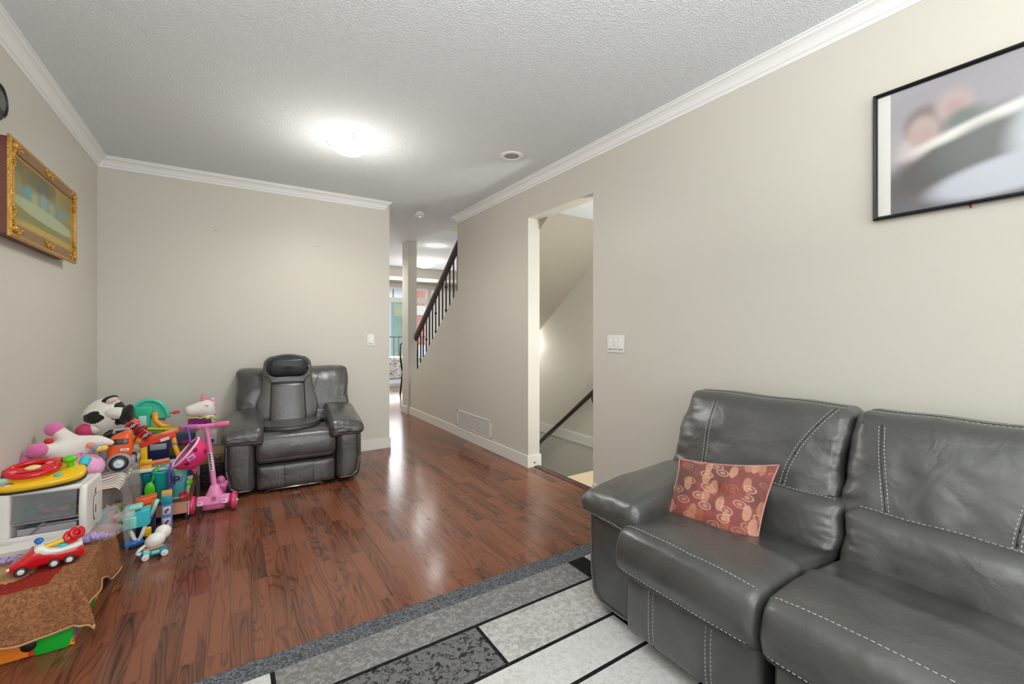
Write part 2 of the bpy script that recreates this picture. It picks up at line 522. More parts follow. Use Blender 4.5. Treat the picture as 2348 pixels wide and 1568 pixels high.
# crown mouldings: profile is (out from the wall, down from the ceiling)
prof = [(0, .076), (.006, .076), (.009, .070), (.009, .060), (.015, .058), (.018, .054), (.021, .046), (.028, .034), (.038, .024), (.048, .019), (.053, .017), (.055, .010), (.063, .008), (.063, 0), (0, 0)]
def crown(name, a, b, nrm, ma, mb_):
    """a->b along the wall, nrm into the room, ma/mb: lengthening per unit projection at each end (mitre)"""
    a, b, nrm = Vector(a), Vector(b), Vector(nrm); t = (b - a).normalized(); q = MB(); n = len(prof)
    va = [a - t * (ma * o) + nrm * o + Vector((0, 0, -d)) for o, d in prof]
    vb = [b + t * (mb_ * o) + nrm * o + Vector((0, 0, -d)) for o, d in prof]
    q.add(va + vb, [(i, (i + 1) % n, n + (i + 1) % n, n + i) for i in range(n)] + [tuple(reversed(range(n))), tuple(range(n, 2 * n))], 0, False)
    struct(name, q, M_WHITE)
crown('trim_1', (XL, YREAR, ZC), (XL, YB, ZC), (1, 0, 0), 0, -1)
crown('trim_2', (XL, YB, ZC), (1.29, YB, ZC), (0, -1, 0), -1, 1)
crown('trim_3', (XR, YREAR, ZC), (XR, 4.395, ZC), (-1, 0, 0), 0, .9)
# baseboards
def base(name, spans):
    q = MB()
    for a, b in spans: q.span(a, b)
    struct(name, q, M_BASE, bevel=.002)
BH = .1
base('baseboard_left', [((XL, YREAR, 0), (XL + .012, YB, BH))])
base('baseboard_back', [((XL + .012, YB - .012, 0), (1.352, YB, BH)), ((1.34, YB, 0), (1.352, YB + .12, BH))])
base('baseboard_right', [((XR - .012, YREAR, 0), (XR, 2.249, BH)), ((XR - .012, 3.039, 0), (XR, 5.94, BH)), ((XR - .012, 3.027, 0), (XR + .132, 3.039, BH))])
base('baseboard_column', [((2.093, 5.97, 0), (2.105, 6.2, BH)), ((2.093, 6.19, 0), (2.24, 6.202, BH))])
base('baseboard_stairwell', [((3.108, 1.3, -.03), (3.12, 5.8, .075))])
# little round door stop in the side of the opening
ds = MB(); ds.lathe([(0, .006), (.006, .006), (.008, .004), (.012, .002), (.013, 0)], (2.19, 3.0265, .042), (0, -1, 0), 16)
tag(obj('door_stop', ds, mat('door_stop_metal', (.55, .54, .5), .4, .6)), 'small round metal stop low on the white side of the stair opening', 'door stop')
# nail holes left in the wall
for i, (x, z) in enumerate(((-.098, 1.99), (.673, 1.94))):
    q = MB(); q.lathe([(0, .003), (.003, .002), (.004, 0)], (x, YB, z), (0, -1, 0), 8)
    tag(obj('wall_nail', q, mat('dark_nail', (.05, .05, .05), .5)), ('small dark nail in the wall to the upper left of the recliner' if i == 0 else 'small dark nail in the wall high above the recliner, nearer the hallway'), 'nail')

# ------------------------------------------------------------------ rug (one mesh, woven pattern as patches)
def pile_mat(name, c1, c2, scale, thr=(.42, .58), bump=.5):
    m, nt, N, L, b = new_mat(name)
    tc = N.new('ShaderNodeTexCoord')
    n = N.new('ShaderNodeTexNoise'); n.inputs['Scale'].default_value = scale; n.inputs['Detail'].default_value = 4; n.inputs['Roughness'].default_value = .65; n.inputs['Distortion'].default_value = .8
    L.new(tc.outputs['Object'], n.inputs['Vector'])
    rp = ramp(N, [(thr[0], c1), (thr[1], c2)]); L.new(n.outputs[0], rp.inputs[0])
    n2 = N.new('ShaderNodeTexNoise'); n2.inputs['Scale'].default_value = 500; L.new(tc.outputs['Object'], n2.inputs['Vector'])
    mx = N.new('ShaderNodeMix'); mx.data_type = 'RGBA'; mx.blend_type = 'MULTIPLY'; mx.inputs[0].default_value = .35
    L.new(rp.outputs[0], mx.inputs[6]); L.new(n2.outputs[0], mx.inputs[7]); L.new(mx.outputs[2], b.inputs['Base Color'])
    bp = N.new('ShaderNodeBump'); bp.inputs['Strength'].default_value = bump; bp.inputs['Distance'].default_value = .003
    L.new(n2.outputs[0], bp.inputs['Height']); L.new(bp.outputs[0], b.inputs['Normal'])
    b.inputs['Roughness'].default_value = .95; b.inputs['Specular IOR Level'].default_value = .1
    return m
RM = [pile_mat('rug_border', (.055, .058, .064), (.26, .27, .29), 130, (.40, .62)),
      pile_mat('rug_mid_grey', (.23, .23, .225), (.42, .42, .40), 55, (.44, .66)),
      pile_mat('rug_light', (.46, .46, .44), (.70, .70, .67), 48, (.40, .60)),
      pile_mat('rug_speckled', (.035, .035, .036), (.21, .21, .21), 58, (.40, .50)),
      pile_mat('rug_black', (.012, .012, .013), (.03, .03, .032), 90),
      pile_mat('rug_pale', (.66, .66, .64), (.80, .80, .78), 60, (.36, .55))]
rg = MB()
xs = [-1.9 + .8 * 0, .11]
def patch(x0, x1, y0, y1, mi, z=.010):
    nx = max(1, int((x1 - x0) / .05)); ny = max(1, int((y1 - y0) / .05))
    rg.grid(lambda u, v: (x0 + (x1 - x0) * u, y0 + (y1 - y0) * v, z), nx, ny, mi, False)
X0, X1, Y0, Y1 = -.75, 1.98, -1.05, 1.757
rg.add([(X0, Y0, 0), (X1, Y0, 0), (X1, Y1, 0), (X0, Y1, 0), (X0, Y0, .010), (X1, Y0, .010), (X1, Y1, .010), (X0, Y1, .010)],
       [(0, 3, 2, 1), (0, 1, 5, 4), (1, 2, 6, 5), (2, 3, 7, 6), (3, 0, 4, 7)], 4, False)
B = .092
patch(X0, X1, Y1 - B, Y1, 0); patch(X0, X1, Y0, Y0 + B, 0); patch(X0, X0 + B, Y0 + B, Y1 - B, 0); patch(X1 - B, X1, Y0 + B, Y1 - B, 0)
gx0, gx1, gy0, gy1 = X0 + B, X1 - B, Y0 + B, Y1 - B
rows = [(1.505, gy1, [(gx0, -.5, 3), (-.488, .112, 5), (.126, 1.405, 1), (1.405, 1.50, 4), (1.512, gx1, 2)]),
        (1.270, 1.490, [(gx0, -.2, 2), (-.188, .795, 3), (.809, gx1, 2)]),
        (1.085, 1.255, [(gx0, .1, 3), (.112, 1.30, 5), (1.30, 1.40, 4), (1.412, gx1, 1)]),
        (.86, 1.070, [(gx0, .62, 1), (.632, gx1, 5)]),
        (.62, .845, [(gx0, -.1, 2), (-.088, .9, 3), (.912, gx1, 2)]),
        (.40, .605, [(gx0, .5, 5), (.512, gx1, 1)]),
        (.12, .385, [(gx0, .2, 3), (.212, gx1, 2)]),
        (-.2, .105, [(gx0, -.1, 1), (-.088, .8, 5), (.812, gx1, 3)]),
        (-.55, -.215, [(gx0, .4, 2), (.412, gx1, 1)]),
        (gy0, -.565, [(gx0, 0, 5), (.012, gx1, 2)])]
for y0, y1, cells in rows:
    for x0, x1, k in cells: patch(x0, x1, y0, y1, k)
# black ground between the patches
rg.add([(gx0, gy0, .0094), (gx1, gy0, .0094), (gx1, gy1, .0094), (gx0, gy1, .0094)], [(0, 1, 2, 3)], 4, False)
tag(obj('area_rug', rg, RM), 'grey and black patchwork area rug under the sofa', 'rug')
# ================================================================== fixtures
M_CHROME = mat('chrome', (.75, .75, .74), .18, 1.0)
M_PLASTIC_W = mat('white_plastic', (.80, .80, .77), .35)
def dome_light(name, label, loc, r, depth, strength, power, down=0, drop=.05):
    t = thing(name, label, 'ceiling light', loc)
    a = MB(); a.lathe([(0, 0), (r * .78, 0), (r * .80, -.006), (r * .80, -.020), (r * .74, -.024), (0, -.024)], n=36)
    obj('base_plate', a, M_WHITE, t)
    g = MB(); pr = [(r, -.026), (r * 1.005, -.030)]
    for i in range(1, 13):
        q = i / 12 * PI / 2
        pr.append((r * math.cos(q), -.030 - depth * math.sin(q)))
    g.lathe(pr + [(r * .9, -.032), (r * .985, -.026)][:0], n=40)
    obj('glass_shade', g, mat('lit_glass_%s' % name, (.95, .95, .93), .3, emit=((1, .985, .95), strength)), t)
    for k in range(3):
        a_ = k * 2 * PI / 3 + 2.6
        q = MB(); d = Vector((math.cos(a_), math.sin(a_), 0))
        q.tube([d * (r * .8) + Vector((0, 0, -.012)), d * (r + .006) + Vector((0, 0, -.014)), d * (r + .012) + Vector((0, 0, -.024)), d * (r + .006) + Vector((0, 0, -.040)), d * (r - .008) + Vector((0, 0, -.046))], .0035, 6)
        q.ball(d * (r + .012) + Vector((0, 0, -.016)), .007, n=10, m=6)
        obj('clip', q, M_CHROME, t)
    point_light(name + '_low_fill', (loc[0], loc[1], loc[2] - .030 - depth - drop), power, .11)  # point light hung below the glass, added to brighten the ceiling
    if down: spot_light(name + '_glass', (loc[0], loc[1], loc[2] - .030 - depth - .02), down)
    return t
dome_light('ceiling_dome_light', 'lit frosted glass dome light on the ceiling above the recliner area', (.668, 3.03, ZC), .130, .075, 3.2, 11, 52, .27)
dome_light('ceiling_dome_light', 'small lit glass dome light seen over the stair rail in the far room', (2.93, 7.40, ZC), .19, .11, 3.0, 9, 34, .2)
bpy.data.objects['ceiling_dome_light.001'].name = 'ceiling_dome_light.001'
# recessed pot light
t = thing('recessed_light', 'flat round recessed light in the far ceiling beside the stair rail', 'ceiling light', (2.576, 6.045, ZC))
q = MB(); q.lathe([(.058, -.001), (.078, -.001), (.080, -.004), (.076, -.008), (.060, -.006)], n=28); obj('trim_ring', q, M_WHITE, t)
q = MB(); q.lathe([(0, -.0065), (.060, -.0065)], n=28); obj('lamp_lens', q, mat('lit_pot', (1, 1, .96), .4, emit=((1, .97, .92), 6)), t)
point_light('recessed_bulb', (2.576, 6.045, ZC - .08), 2, .05)
spot_light('hall_fill', (1.55, 6.7, ZC - .02), 110, 160, (1, .98, .95), .08)  # added spot with no fixture, brightens the hall and the column side
spot_light('recessed_beam', (2.576, 6.045, ZC - .02), 18, 150, (1, .98, .95), .05)
# ceiling speaker
t = thing('ceiling_speaker', 'round white speaker set flush into the ceiling with a grey grille', 'speaker', (1.726, 2.673, ZC))
q = MB(); q.lathe([(.052, -.001), (.083, 0), (.084, -.005), (.078, -.010), (.070, -.007), (.064, -.010), (.056, -.008), (.053, .0)], n=36); obj('rim', q, M_WHITE, t)
q = MB(); q.lathe([(0, -.0035), (.056, -.0035)], n=36); obj('grille', q, mat('speaker_grille', (.36, .35, .32), .7, bump=(900, .5)), t)
# smoke alarm
t = thing('smoke_alarm', 'small round white smoke alarm on the hallway ceiling', 'smoke alarm', (1.711, 4.474, ZC))
q = MB(); q.lathe([(0, 0), (.048, 0), (.050, -.006), (.046, -.022), (.053, -.024), (.056, -.032), (.050, -.040), (.030, -.046), (0, -.047)], n=32); obj('body', q, M_PLASTIC_W, t)
for k in range(6):
    a = k * PI / 3; q = MB(); q.box((.030 * math.cos(a), .030 * math.sin(a), -.046), (.022, .004, .003), rotm(0, 0, math.degrees(a))); obj('vent_slot', q, mat('alarm_slot', (.25, .25, .24), .6), t)
for s in (-1, 1):
    q = MB(); q.ball((s * .058, 0, -.010), .008, n=10, m=6); obj('mount_lug', q, M_CHROME, t)
# switches
def switch(name, label, loc, rz, n):
    wd = .070 if n == 1 else .150
    t = thing(name, label, 'light switch', loc, rz)      # local: x right, -y out of the wall
    q = MB(); q.rbox((0, -.003, 0), (wd, .006, .115), .003, 2, 2); obj('cover_plate', q, M_PLASTIC_W, t)
    for i in range(n):
        x = (i - (n - 1) / 2) * .046
        q = MB(); q.rbox((x, -.0065, 0), (.033, .005, .066), .002, 2, 2, rot=rotm(4 if i % 2 else -4, 0, 0)); obj('rocker', q, mat('rocker_white', (.84, .84, .82), .3), t)
        q = MB(); q.box((x, -.0063, -.0355), (.034, .002, .003)); obj('rocker_gap', q, mat('gap_grey', (.22, .22, .21), .7), t)
    return t
switch('light_switch', 'single white rocker switch on the back wall right of the recliner', (1.153, YB, 1.076), 0, 1)
switch('light_switch', 'triple white rocker switch on the right wall above the sofa arm', (XR, 2.035, 1.074), -90, 3)
# wall outlet with a plugged-in cable, behind the scooter
t = thing('wall_outlet', 'white wall outlet with a black plug behind the pink scooter', 'outlet', (-.125, YB, .29))
q = MB(); q.rbox((0, -.003, 0), (.075, .006, .118), .003, 2, 2); obj('cover_plate', q, M_PLASTIC_W, t)
for dz in (.02, -.02):
    q = MB(); q.rbox((0, -.006, dz), (.034, .003, .028), .0014, 1, 2); q.box((-.006, -.0078, dz + .003), (.002, .001, .009), None, 1); q.box((.006, -.0078, dz + .003), (.002, .001, .009), None, 1)
    obj('socket', q, [M_PLASTIC_W, mat('slot_black', (.02, .02, .02), .5)], t)
q = MB(); q.rbox((0, -.018, -.02), (.026, .022, .022), .005, 2, 2); q.tube([(0, -.028, -.02), (0, -.040, -.03), (-.004, -.038, -.07), (-.012, -.03, -.14), (-.012, -.022, -.285)], .0035, 6)
obj('plug', q, mat('black_plastic', (.02, .02, .021), .45), t)
# return-air vent
t = thing('wall_vent', 'beige louvred air vent low on the right wall above the baseboard', 'vent', (XR, 4.035, .205), -90)
q = MB(); W2, H2 = .376, .088
for a, b in (((-W2, -.008, H2 - .018), (W2, 0, H2)), ((-W2, -.008, -H2), (W2, 0, -H2 + .018)), ((-W2, -.008, -H2), (-W2 + .024, 0, H2)), ((W2 - .024, -.008, -H2), (W2, 0, H2))): q.span(a, b)
obj('vent_frame', q, M_BASE, t, bevel=.0015)
q = MB(); q.span((-W2 + .02, -.002, -H2 + .016), (W2 - .02, -.0005, H2 - .016)); obj('backing', q, mat('vent_dark', (.20, .19, .165), .8), t)
for i in range(9):
    z = -H2 + .030 + i * (2 * H2 - .060) / 8
    q = MB(); q.box((0, -.005, z), (2 * W2 - .048, .007, .0035), rotm(30, 0, 0))
    obj('louvre', q, M_BASE, t)
q = MB()
for i in range(23): q.span((-W2 + .03 + i * .031, -.0058, -H2 + .018), (-W2 + .0325 + i * .031, -.0035, H2 - .018))
obj('mullions', q, M_BASE, t)
# stair handrail + balusters above the stringer wall
M_RAIL = mat('dark_stained_wood', srgb(58, 38, 36), .3, vary=(40, .25))
M_IRON = mat('black_iron', (.014, .013, .013), .45, .3)
t = thing('stair_railing', 'dark wood stair handrail on thin black iron balusters', 'railing', (2.19, 5.94, .425))
sl = .782
def railz(y): return 1.118 + (5.83 - y) * ((2.235 - 1.118) / (5.83 - 4.422))   # centre height of the rail
q = MB()
pr = [(-.030, -.030), (-.034, -.004), (-.030, .012), (-.018, .026), (0, .031), (.018, .026), (.030, .012), (.034, -.004), (.030, -.030), (.018, -.062), (-.018, -.062)]
ya, yb = 5.86, 4.36
va = [Vector((x, ya - 5.94, railz(ya) + z - .425)) for x, z in pr]; vb = [Vector((x, yb - 5.94, railz(yb) + z - .425)) for x, z in pr]
n = len(pr); q.add(va + vb, [(i, (i + 1) % n, n + (i + 1) % n, n + i) for i in range(n)] + [tuple(reversed(range(n))), tuple(range(n, 2 * n))], 0, False)
obj('handrail', q, M_RAIL, t, bevel=.004)
for k, y in enumerate((5.80, 5.69, 5.585, 5.48, 5.375, 5.27, 5.165, 5.06, 4.955, 4.85, 4.745, 4.64, 4.535, 4.44)):
    z0 = .425 + (5.94 - y) * sl - .03; z1 = railz(y) - .03
    q = MB(); q.box((0, y - 5.94, (z0 + z1) / 2 - .425), (.013, .013, z1 - z0))
    if k in (6, 9):
        for zz in ((z0 + .16, z1 - .22) if k == 6 else (z0 + .17, z1 - .17)):
            q.lathe([(.006, -.022), (.012, -.010), (.017, 0), (.012, .010), (.006, .022)], (0, y - 5.94, zz - .425), n=12)
    if k == 3: q.lathe([(.006, -.022), (.012, -.010), (.017, 0), (.012, .010), (.006, .022)], (0, y - 5.94, (z0 + z1) / 2 - .425), n=12)
    obj('baluster', q, M_IRON, t)
# handrail of the stairs going down
t = thing('wall_handrail', 'dark wooden handrail sloping down the stairwell wall', 'handrail', (3.06, 3.27, .52))
q = MB(); pr2 = [(.022 * math.cos(a), .028 * math.sin(a)) for a in [i * PI / 6 for i in range(12)]]
ya, yb = 2.72, 5.0
va = [Vector((x, ya - 3.27, -(ya - 3.27) * .772 + z)) for x, z in pr2]; vb = [Vector((x, yb - 3.27, -(yb - 3.27) * .772 + z)) for x, z in pr2]
n = 12; q.add(va + vb, [(i, (i + 1) % n, n + (i + 1) % n, n + i) for i in range(n)] + [tuple(reversed(range(n))), tuple(range(n, 2 * n))])
obj('rail', q, M_RAIL, t)
for y in (3.24, 4.7):
    q = MB(); z = -(y - 3.27) * .772
    q.tube([(0, y - 3.27, z - .02), (.004, y - 3.27, z - .06), (.03, y - 3.27, z - .12), (.058, y - 3.27, z - .17)], [.012, .016, .014, .010], 8)
    q.lathe([(0, .006), (.022, .005), (.025, 0)], (.06, y - 3.27, z - .17), (-1, 0, 0), 16)
    obj('bracket', q, M_RAIL, t)
point_light('shaft_fill', (2.7, 3.6, 3.25), 22, .1, (1, .97, .93))  # unseen light put into the shaft so the ceiling opening is not dark
# stairwell wall lamp, mostly hidden behind the side of the opening
t = thing('wall_lamp', 'lit frosted wall lamp glowing on the stairwell wall', 'wall lamp', (3.12, 4.34, 1.0))
q = MB(); q.lathe([(0, .02), (.04, .018), (.045, 0)], (0, 0, .0), (-1, 0, 0), 20); obj('mount', q, M_CHROME, t)
q = MB(); q.lathe([(.02, -.10), (.07, -.06), (.10, 0), (.11, .05), (.105, .055)], (-.02, 0, 0), (0, 0, 1), 24, arc=2 * PI); q.xf(Matrix.Translation((-.105, 0, 0)))
obj('glass_shade', q, mat('lit_sconce', (1, .98, .95), .4, emit=((1, .97, .92), 8)), t)
point_light('stairwell_bulb', (2.60, 4.70, .75), 9, .15, (1, .98, .95))
point_light('landing_fill', (2.8, 1.6, 1.15), 44, .10, (.95, .97, 1))  # hidden light without a fixture, added to lift the stairwell
# ================================================================== leather seating
from mathutils.bvhtree import BVHTree
M_LEATHER = leather_mat('grey_leather', (.036, .037, .035), (.064, .065, .062), .40, .12)
M_LEATHER2 = leather_mat('recliner_leather', (.034, .034, .032), (.062, .061, .058), .38, .13)
M_STITCH = mat('grey_stitching', (.42, .42, .40), .8)
M_SEAMD = mat('leather_piping', (.030, .030, .029), .4)

def wrink(p, s, amp, sx=1, sy=1, sz=1, seed=0):
    return amp * noise.fractal(Vector((p.x * sx * s + seed, p.y * sy * s, p.z * sz * s)), .9, 2.0, 3)

def seam(mb, pts, d, off=.0006):
    """drop polyline points along direction d onto the mesh surface"""
    bv = BVHTree.FromPolygons([tuple(p) for p in mb.v], mb.f)
    d = Vector(d).normalized(); out = []
    for p in pts:
        h = bv.ray_cast(Vector(p) - d * .6, d)
        if h[0] is not None: out.append(h[0] - d * off)
    return out
def lerp_pts(a, b, n=14):
    a, b = Vector(a), Vector(b); return [a.lerp(b, i / n) for i in range(n + 1)]
def stitch_obj(parent, lines, r=.0015, dash=.008, gap=.005, name='stitching'):
    for l in lines:
        if len(l) > 1:
            q = MB(); dashes(q, l, r, dash, gap)
            if q.v: obj(name, q, M_STITCH, parent)

def seat_cushion(par, x0, x1, y1, zt, zb, m, seed, nose=.07):
    """seat with a rolled front that falls to zb: a padded section carried across the width"""
    w_ = x1 - x0; q = MB(); hN = zt - zb
    sec = [(y1, zb + .02), (y1, zt - .060), (y1 - .03, zt - .028), (y1 * .64, zt - .010), (y1 * .56, zt - .006), (y1 * .52, zt + .002), (y1 * .50, zt + .005), (y1 * .47, zt + .001), (y1 * .36, zt + .002), (y1 * .24, zt + .001), (.085, zt), (.055, zt - .004)]
    r1 = min(nose, hN * .42)
    for k in range(1, 8):
        a = PI / 2 * k / 8; sec.append((.055 - .050 * math.sin(a) - .0, zt - .004 - r1 * (1 - math.cos(a))))
    sec += [(.001, zt - r1 - .02), (.0, zt - hN * .60), (.003, zb + .05), (.010, zb + .026), (.026, zb + .008), (.05, zb)]
    sec += [(y1 * .5, zb), (y1 - .02, zb)]
    cy, cz = y1 * .45, (zt + zb) / 2
    xs_ = []
    rr = .024
    for k in range(5): a = PI / 2 * k / 4; xs_.append((rr * (1 - math.cos(PI / 2 - a)) if False else rr * (1 - math.sin(a)), rr * math.cos(a)))
    xs_ = [(i_, o_) for i_, o_ in xs_]          # (distance from the end, inset) from the flat end to the full section
    cols = [(x0 + rr * (1 - math.cos(PI / 2 * k / 4)), rr * (1 - math.sin(PI / 2 * k / 4))) for k in range(5)]
    n_in = 22
    cols += [(x0 + rr + (w_ - 2 * rr) * k / n_in, 0) for k in range(1, n_in)]
    cols += [(x1 - rr * (1 - math.cos(PI / 2 * k / 4)), rr * (1 - math.sin(PI / 2 * k / 4))) for k in range(4, -1, -1)]
    vs = []; n = len(sec)
    for x, ins in cols:
        u = (x - (x0 + x1) / 2) / (w_ / 2); k = 1 - u ** 6
        for (y, z) in sec:
            d = Vector((0, y - cy, z - cz)); L_ = Vector((0, d.y / .26, d.z / (hN / 2)))
            p = Vector((x, y, z))
            if z > cz: p.z += .012 * (1 - u ** 4) * max(0, min(1, (y + .02) / .08)) * (1 if y < y1 * .8 else .2)
            if y < .03: p.y -= .014 * k * (1 - abs((z - cz) / hN))
            p.y -= math.copysign(ins, d.y) * min(1, abs(d.y) / .10); p.z -= math.copysign(ins, d.z) * min(1, abs(d.z) / .04)
            t = Vector((x + seed, y, z)); p.z += wrink(t, 9, .003); p.y += wrink(t, 8, .0025, seed=5)
            e = max(0, abs(u) - .86) / .14
            p.z += e * wrink(t, 46, .004, .25, 1, 1); p.y += e * wrink(t, 46, .003, .25, 1, 1, 9)
            vs.append(p)
    m_ = len(cols); fs = [(j * n + i, j * n + (i + 1) % n, (j + 1) * n + (i + 1) % n, (j + 1) * n + i) for j in range(m_ - 1) for i in range(n)]
    fs += [tuple(reversed(range(n))), tuple(range((m_ - 1) * n, m_ * n))]
    q.add(vs, fs)
    o = obj('seat_cushion', q, m, par)
    up = seam(q, lerp_pts((x0 + .010, .050, zt), (x1 - .010, .050, zt), 30), (0, 0, -1))
    lo = seam(q, lerp_pts((x0 + .012, 0, zb + .036), (x1 - .012, 0, zb + .036), 24), (0, 1, 0))
    stitch_obj(o, [up, lo])
    pp = MB(); pp.tube([Vector(p) + Vector((0, 0, -.007)) for p in lo], .0022, 6); obj('seam', pp, M_SEAMD, o)
    return o

def foot_panel(par, x0, x1, y, zt, zb, m, seams):
    q = MB(); w_ = x1 - x0; c = ((x0 + x1) / 2, y + .05, (zt + zb) / 2)
    def fn(p, h):
        u, v = p.x / h[0], p.z / h[2]
        if p.y < 0: p.y -= .014 * (1 - u ** 6) * (1 - v ** 4)
        p.y += wrink(p + Vector((x0 * 7, 0, 0)), 10, .0025)
        for s in seams:
            g = (p.x - (x0 + s * w_ - c[0])) / .010
            if p.y < 0: p.y += .006 * math.exp(-g * g)
        return p
    q.rbox(c, (w_, .10, zt - zb), .03, 22, 4, fn=fn)
    o = obj('footrest_panel', q, m, par)
    ls = []
    for s in seams:
        for dx in (-.009, .009):
            x = x0 + s * w_ + dx; ls.append(seam(q, lerp_pts((x, y, zt - .012), (x, y, zb + .012), 12), (0, 1, 0)))
    stitch_obj(o, ls)
    return o

def back_cushion(par, x0, x1, yb, zb, zt, lean, th, m, seed, seams, bulge=.035, name='back_cushion', edge=True, wr=1.0):
    """yb: front face at the bottom; leans back by lean over its height"""
    q = MB(); w_ = x1 - x0; h_ = zt - zb; c = ((x0 + x1) / 2, yb + th / 2, (zt + zb) / 2)
    def fn(p, h):
        u, v = p.x / h[0], p.z / h[2]
        if p.y < 0:
            p.y -= bulge * (1 - u ** 4) * (1 - abs(v) ** 3) * (1 + .25 * v)
            e = max(0, abs(u) - .55) / .45
            p.y += wr * e * wrink(Vector((p.x + seed, 0, p.z)), 26, .009, .45, 1, 1.2) + wr * wrink(Vector((p.x + seed, 0, p.z)), 7, .007)
            b_ = max(0, -v - .3)
            p.y += wr * b_ * wrink(Vector((p.x * 1.3 + seed * 2 - p.z * .8, 0, p.z)), 17, .016, 1.3, 1, .5)
        p.z += .002 * math.sin(u * 7 + seed) * max(0, v)
        p.x += .005 * math.sin(v * 5 + seed)
        p.y += lean * (p.z / h[2] * .5 + .5)
        return p
    q.rbox(c, (w_, th, h_), min(.038, th * .32), 26, 5, fn=fn)
    o = obj(name, q, m, par)
    ls = []
    for s in seams:                        # each seam: list of (u, v) in 0..1 across the front
        for dx in (-.008, .008):
            pts = [(x0 + u * w_ + dx, 0, zb + v * h_) for u, v in s]
            dn = []
            for a, b in zip(pts, pts[1:]): dn += lerp_pts(a, b, 5)
            l = seam(q, dn, (0, 1, 0)); ls.append(l)
            if dx < 0:
                pass
        mid = []
        pts = [(x0 + u * w_, 0, zb + v * h_) for u, v in s]
        for a, b in zip(pts, pts[1:]): mid += lerp_pts(a, b, 5)
        pm = MB(); l = seam(q, mid, (0, 1, 0), -.001)
        if len(l) > 1: pm.tube(l, .003, 6); obj('seam', pm, M_SEAMD, o)
    if edge:
        top = seam(q, lerp_pts((x0 + .035, yb + lean + th * .40, zt), (x1 - .035, yb + lean + th * .40, zt), 26), (0, 0, -1), -.001)
        pm = MB()
        if len(top) > 1: pm.tube(top, .004, 6); obj('piping', pm, M_SEAMD, o)
        ls.append([p + Vector((0, -.010, .0)) for p in seam(q, lerp_pts((x0 + .03, yb + lean + th * .33, zt), (x1 - .03, yb + lean + th * .33, zt), 26), (0, 0, -1))])
    stitch_obj(o, ls, .0014)
    return o

def arc_seam(u0, v0, u1, v1, b, n=10):
    return [(u0 + (u1 - u0) * i / n + b * math.sin(PI * i / n), v0 + (v1 - v0) * i / n) for i in range(n + 1)]

def arm(par, x0, x1, xi, y0, y1, zp, m, side, zt0, zt1):
    """front panel with its piping, plus the padded top; side=-1 left, +1 right (as seen from the front)"""
    q = MB(); c = ((x0 + x1) / 2, (y0 + y1) / 2, zp / 2 + .02)
    def fn(p, h):
        v = p.z / h[2]
        p.x += -side * .020 * max(0, -v) ** 2 * (1 if p.x * side > 0 else 0)
        p.y += wrink(p, 7, .003) - (.010 * (1 - (p.x / h[0]) ** 2) * (1 - v * v) if p.y < 0 else 0)
        p.x += wrink(p, 6, .004, seed=3)
        return p
    q.rbox(c, (x1 - x0, y1 - y0, zp), .045, 8, 5, fn=fn)
    o = obj('arm_panel', q, m, par)
    xo = x0 if side < 0 else x1; xin = x1 if side < 0 else x0
    pth = []
    for t_ in ((xo - side * .012, zp - .01), (xo - side * .012, zp * .5), (xo - side * .020, .16), (xo - side * .034, .075), (xo - side * .075, .045), (xin + side * .02, .040)):
        pth.append((t_[0], y0 + .02, t_[1]))
    dn = []
    for a, b in zip(pth, pth[1:]): dn += lerp_pts(a, b, 6)
    l = seam(q, dn, (0, 1, 0), -.004)
    pm = MB()
    if len(l) > 1: pm.tube(l, .009, 8)
    obj('piping', pm, m, o)
    in_l = seam(q, [(p[0] - side * .022, p[1], p[2] + .012) for p in dn], (0, 1, 0), -.001)
    pm = MB()
    if len(in_l) > 1: pm.tube(in_l, .0035, 6); obj('seam', pm, M_SEAMD, o)
    stitch_obj(o, [[p + Vector((side * .0, -.0095, 0)) for p in l]], .0013)
    q = MB(); px0, px1 = (x0 - .015, xi) if side < 0 else (xi, x1 + .015)
    th = .115; yb0, yb1 = y0 - .045, y1 - .12
    c = ((px0 + px1) / 2, (yb0 + yb1) / 2, zt0 - th / 2)
    def fn2(p, h):
        u, v = p.x / h[0], p.y / h[1]
        t = p.z / h[2] * .5 + .5; t = t * t * (3 - 2 * t)
        p.z += t * (.022 * (1 - u * u) * (1 - v ** 4) - .026 * max(0, -v - .3) ** 1.5)
        p.z += (zt1 - zt0) * (v * .5 + .5)
        fr = max(0, -v - .72) / .28
        p.z += fr * wrink(p, 42, .003, 1.4, .4, 1); p.y += fr * wrink(p, 40, .003, 1.4, .4, 1, 8)
        p.z += wrink(p, 7, .005)
        p.z += -.016 * (u * side) * t - .030 * (1 - t) * max(0, -u * side) ** 2
        return p
    q.rbox(c, (px1 - px0, yb1 - yb0, th), .046, 12, 5, fn=fn2)
    a = obj('arm_pad', q, m, par)
    l = seam(q, lerp_pts((px0 + .02, yb0, zt0 - th + .022), (px1 - .02, yb0, zt0 - th + .022), 16), (0, 1, 0))
    xs_ = px1 if side < 0 else px0
    l2 = seam(q, lerp_pts((xs_, yb0 + .05, zt0 - th + .024), (xs_, yb1 - .1, zt1 - th + .024), 16), (side, 0, 0))
    stitch_obj(a, [l, l2], .0015)
    return o

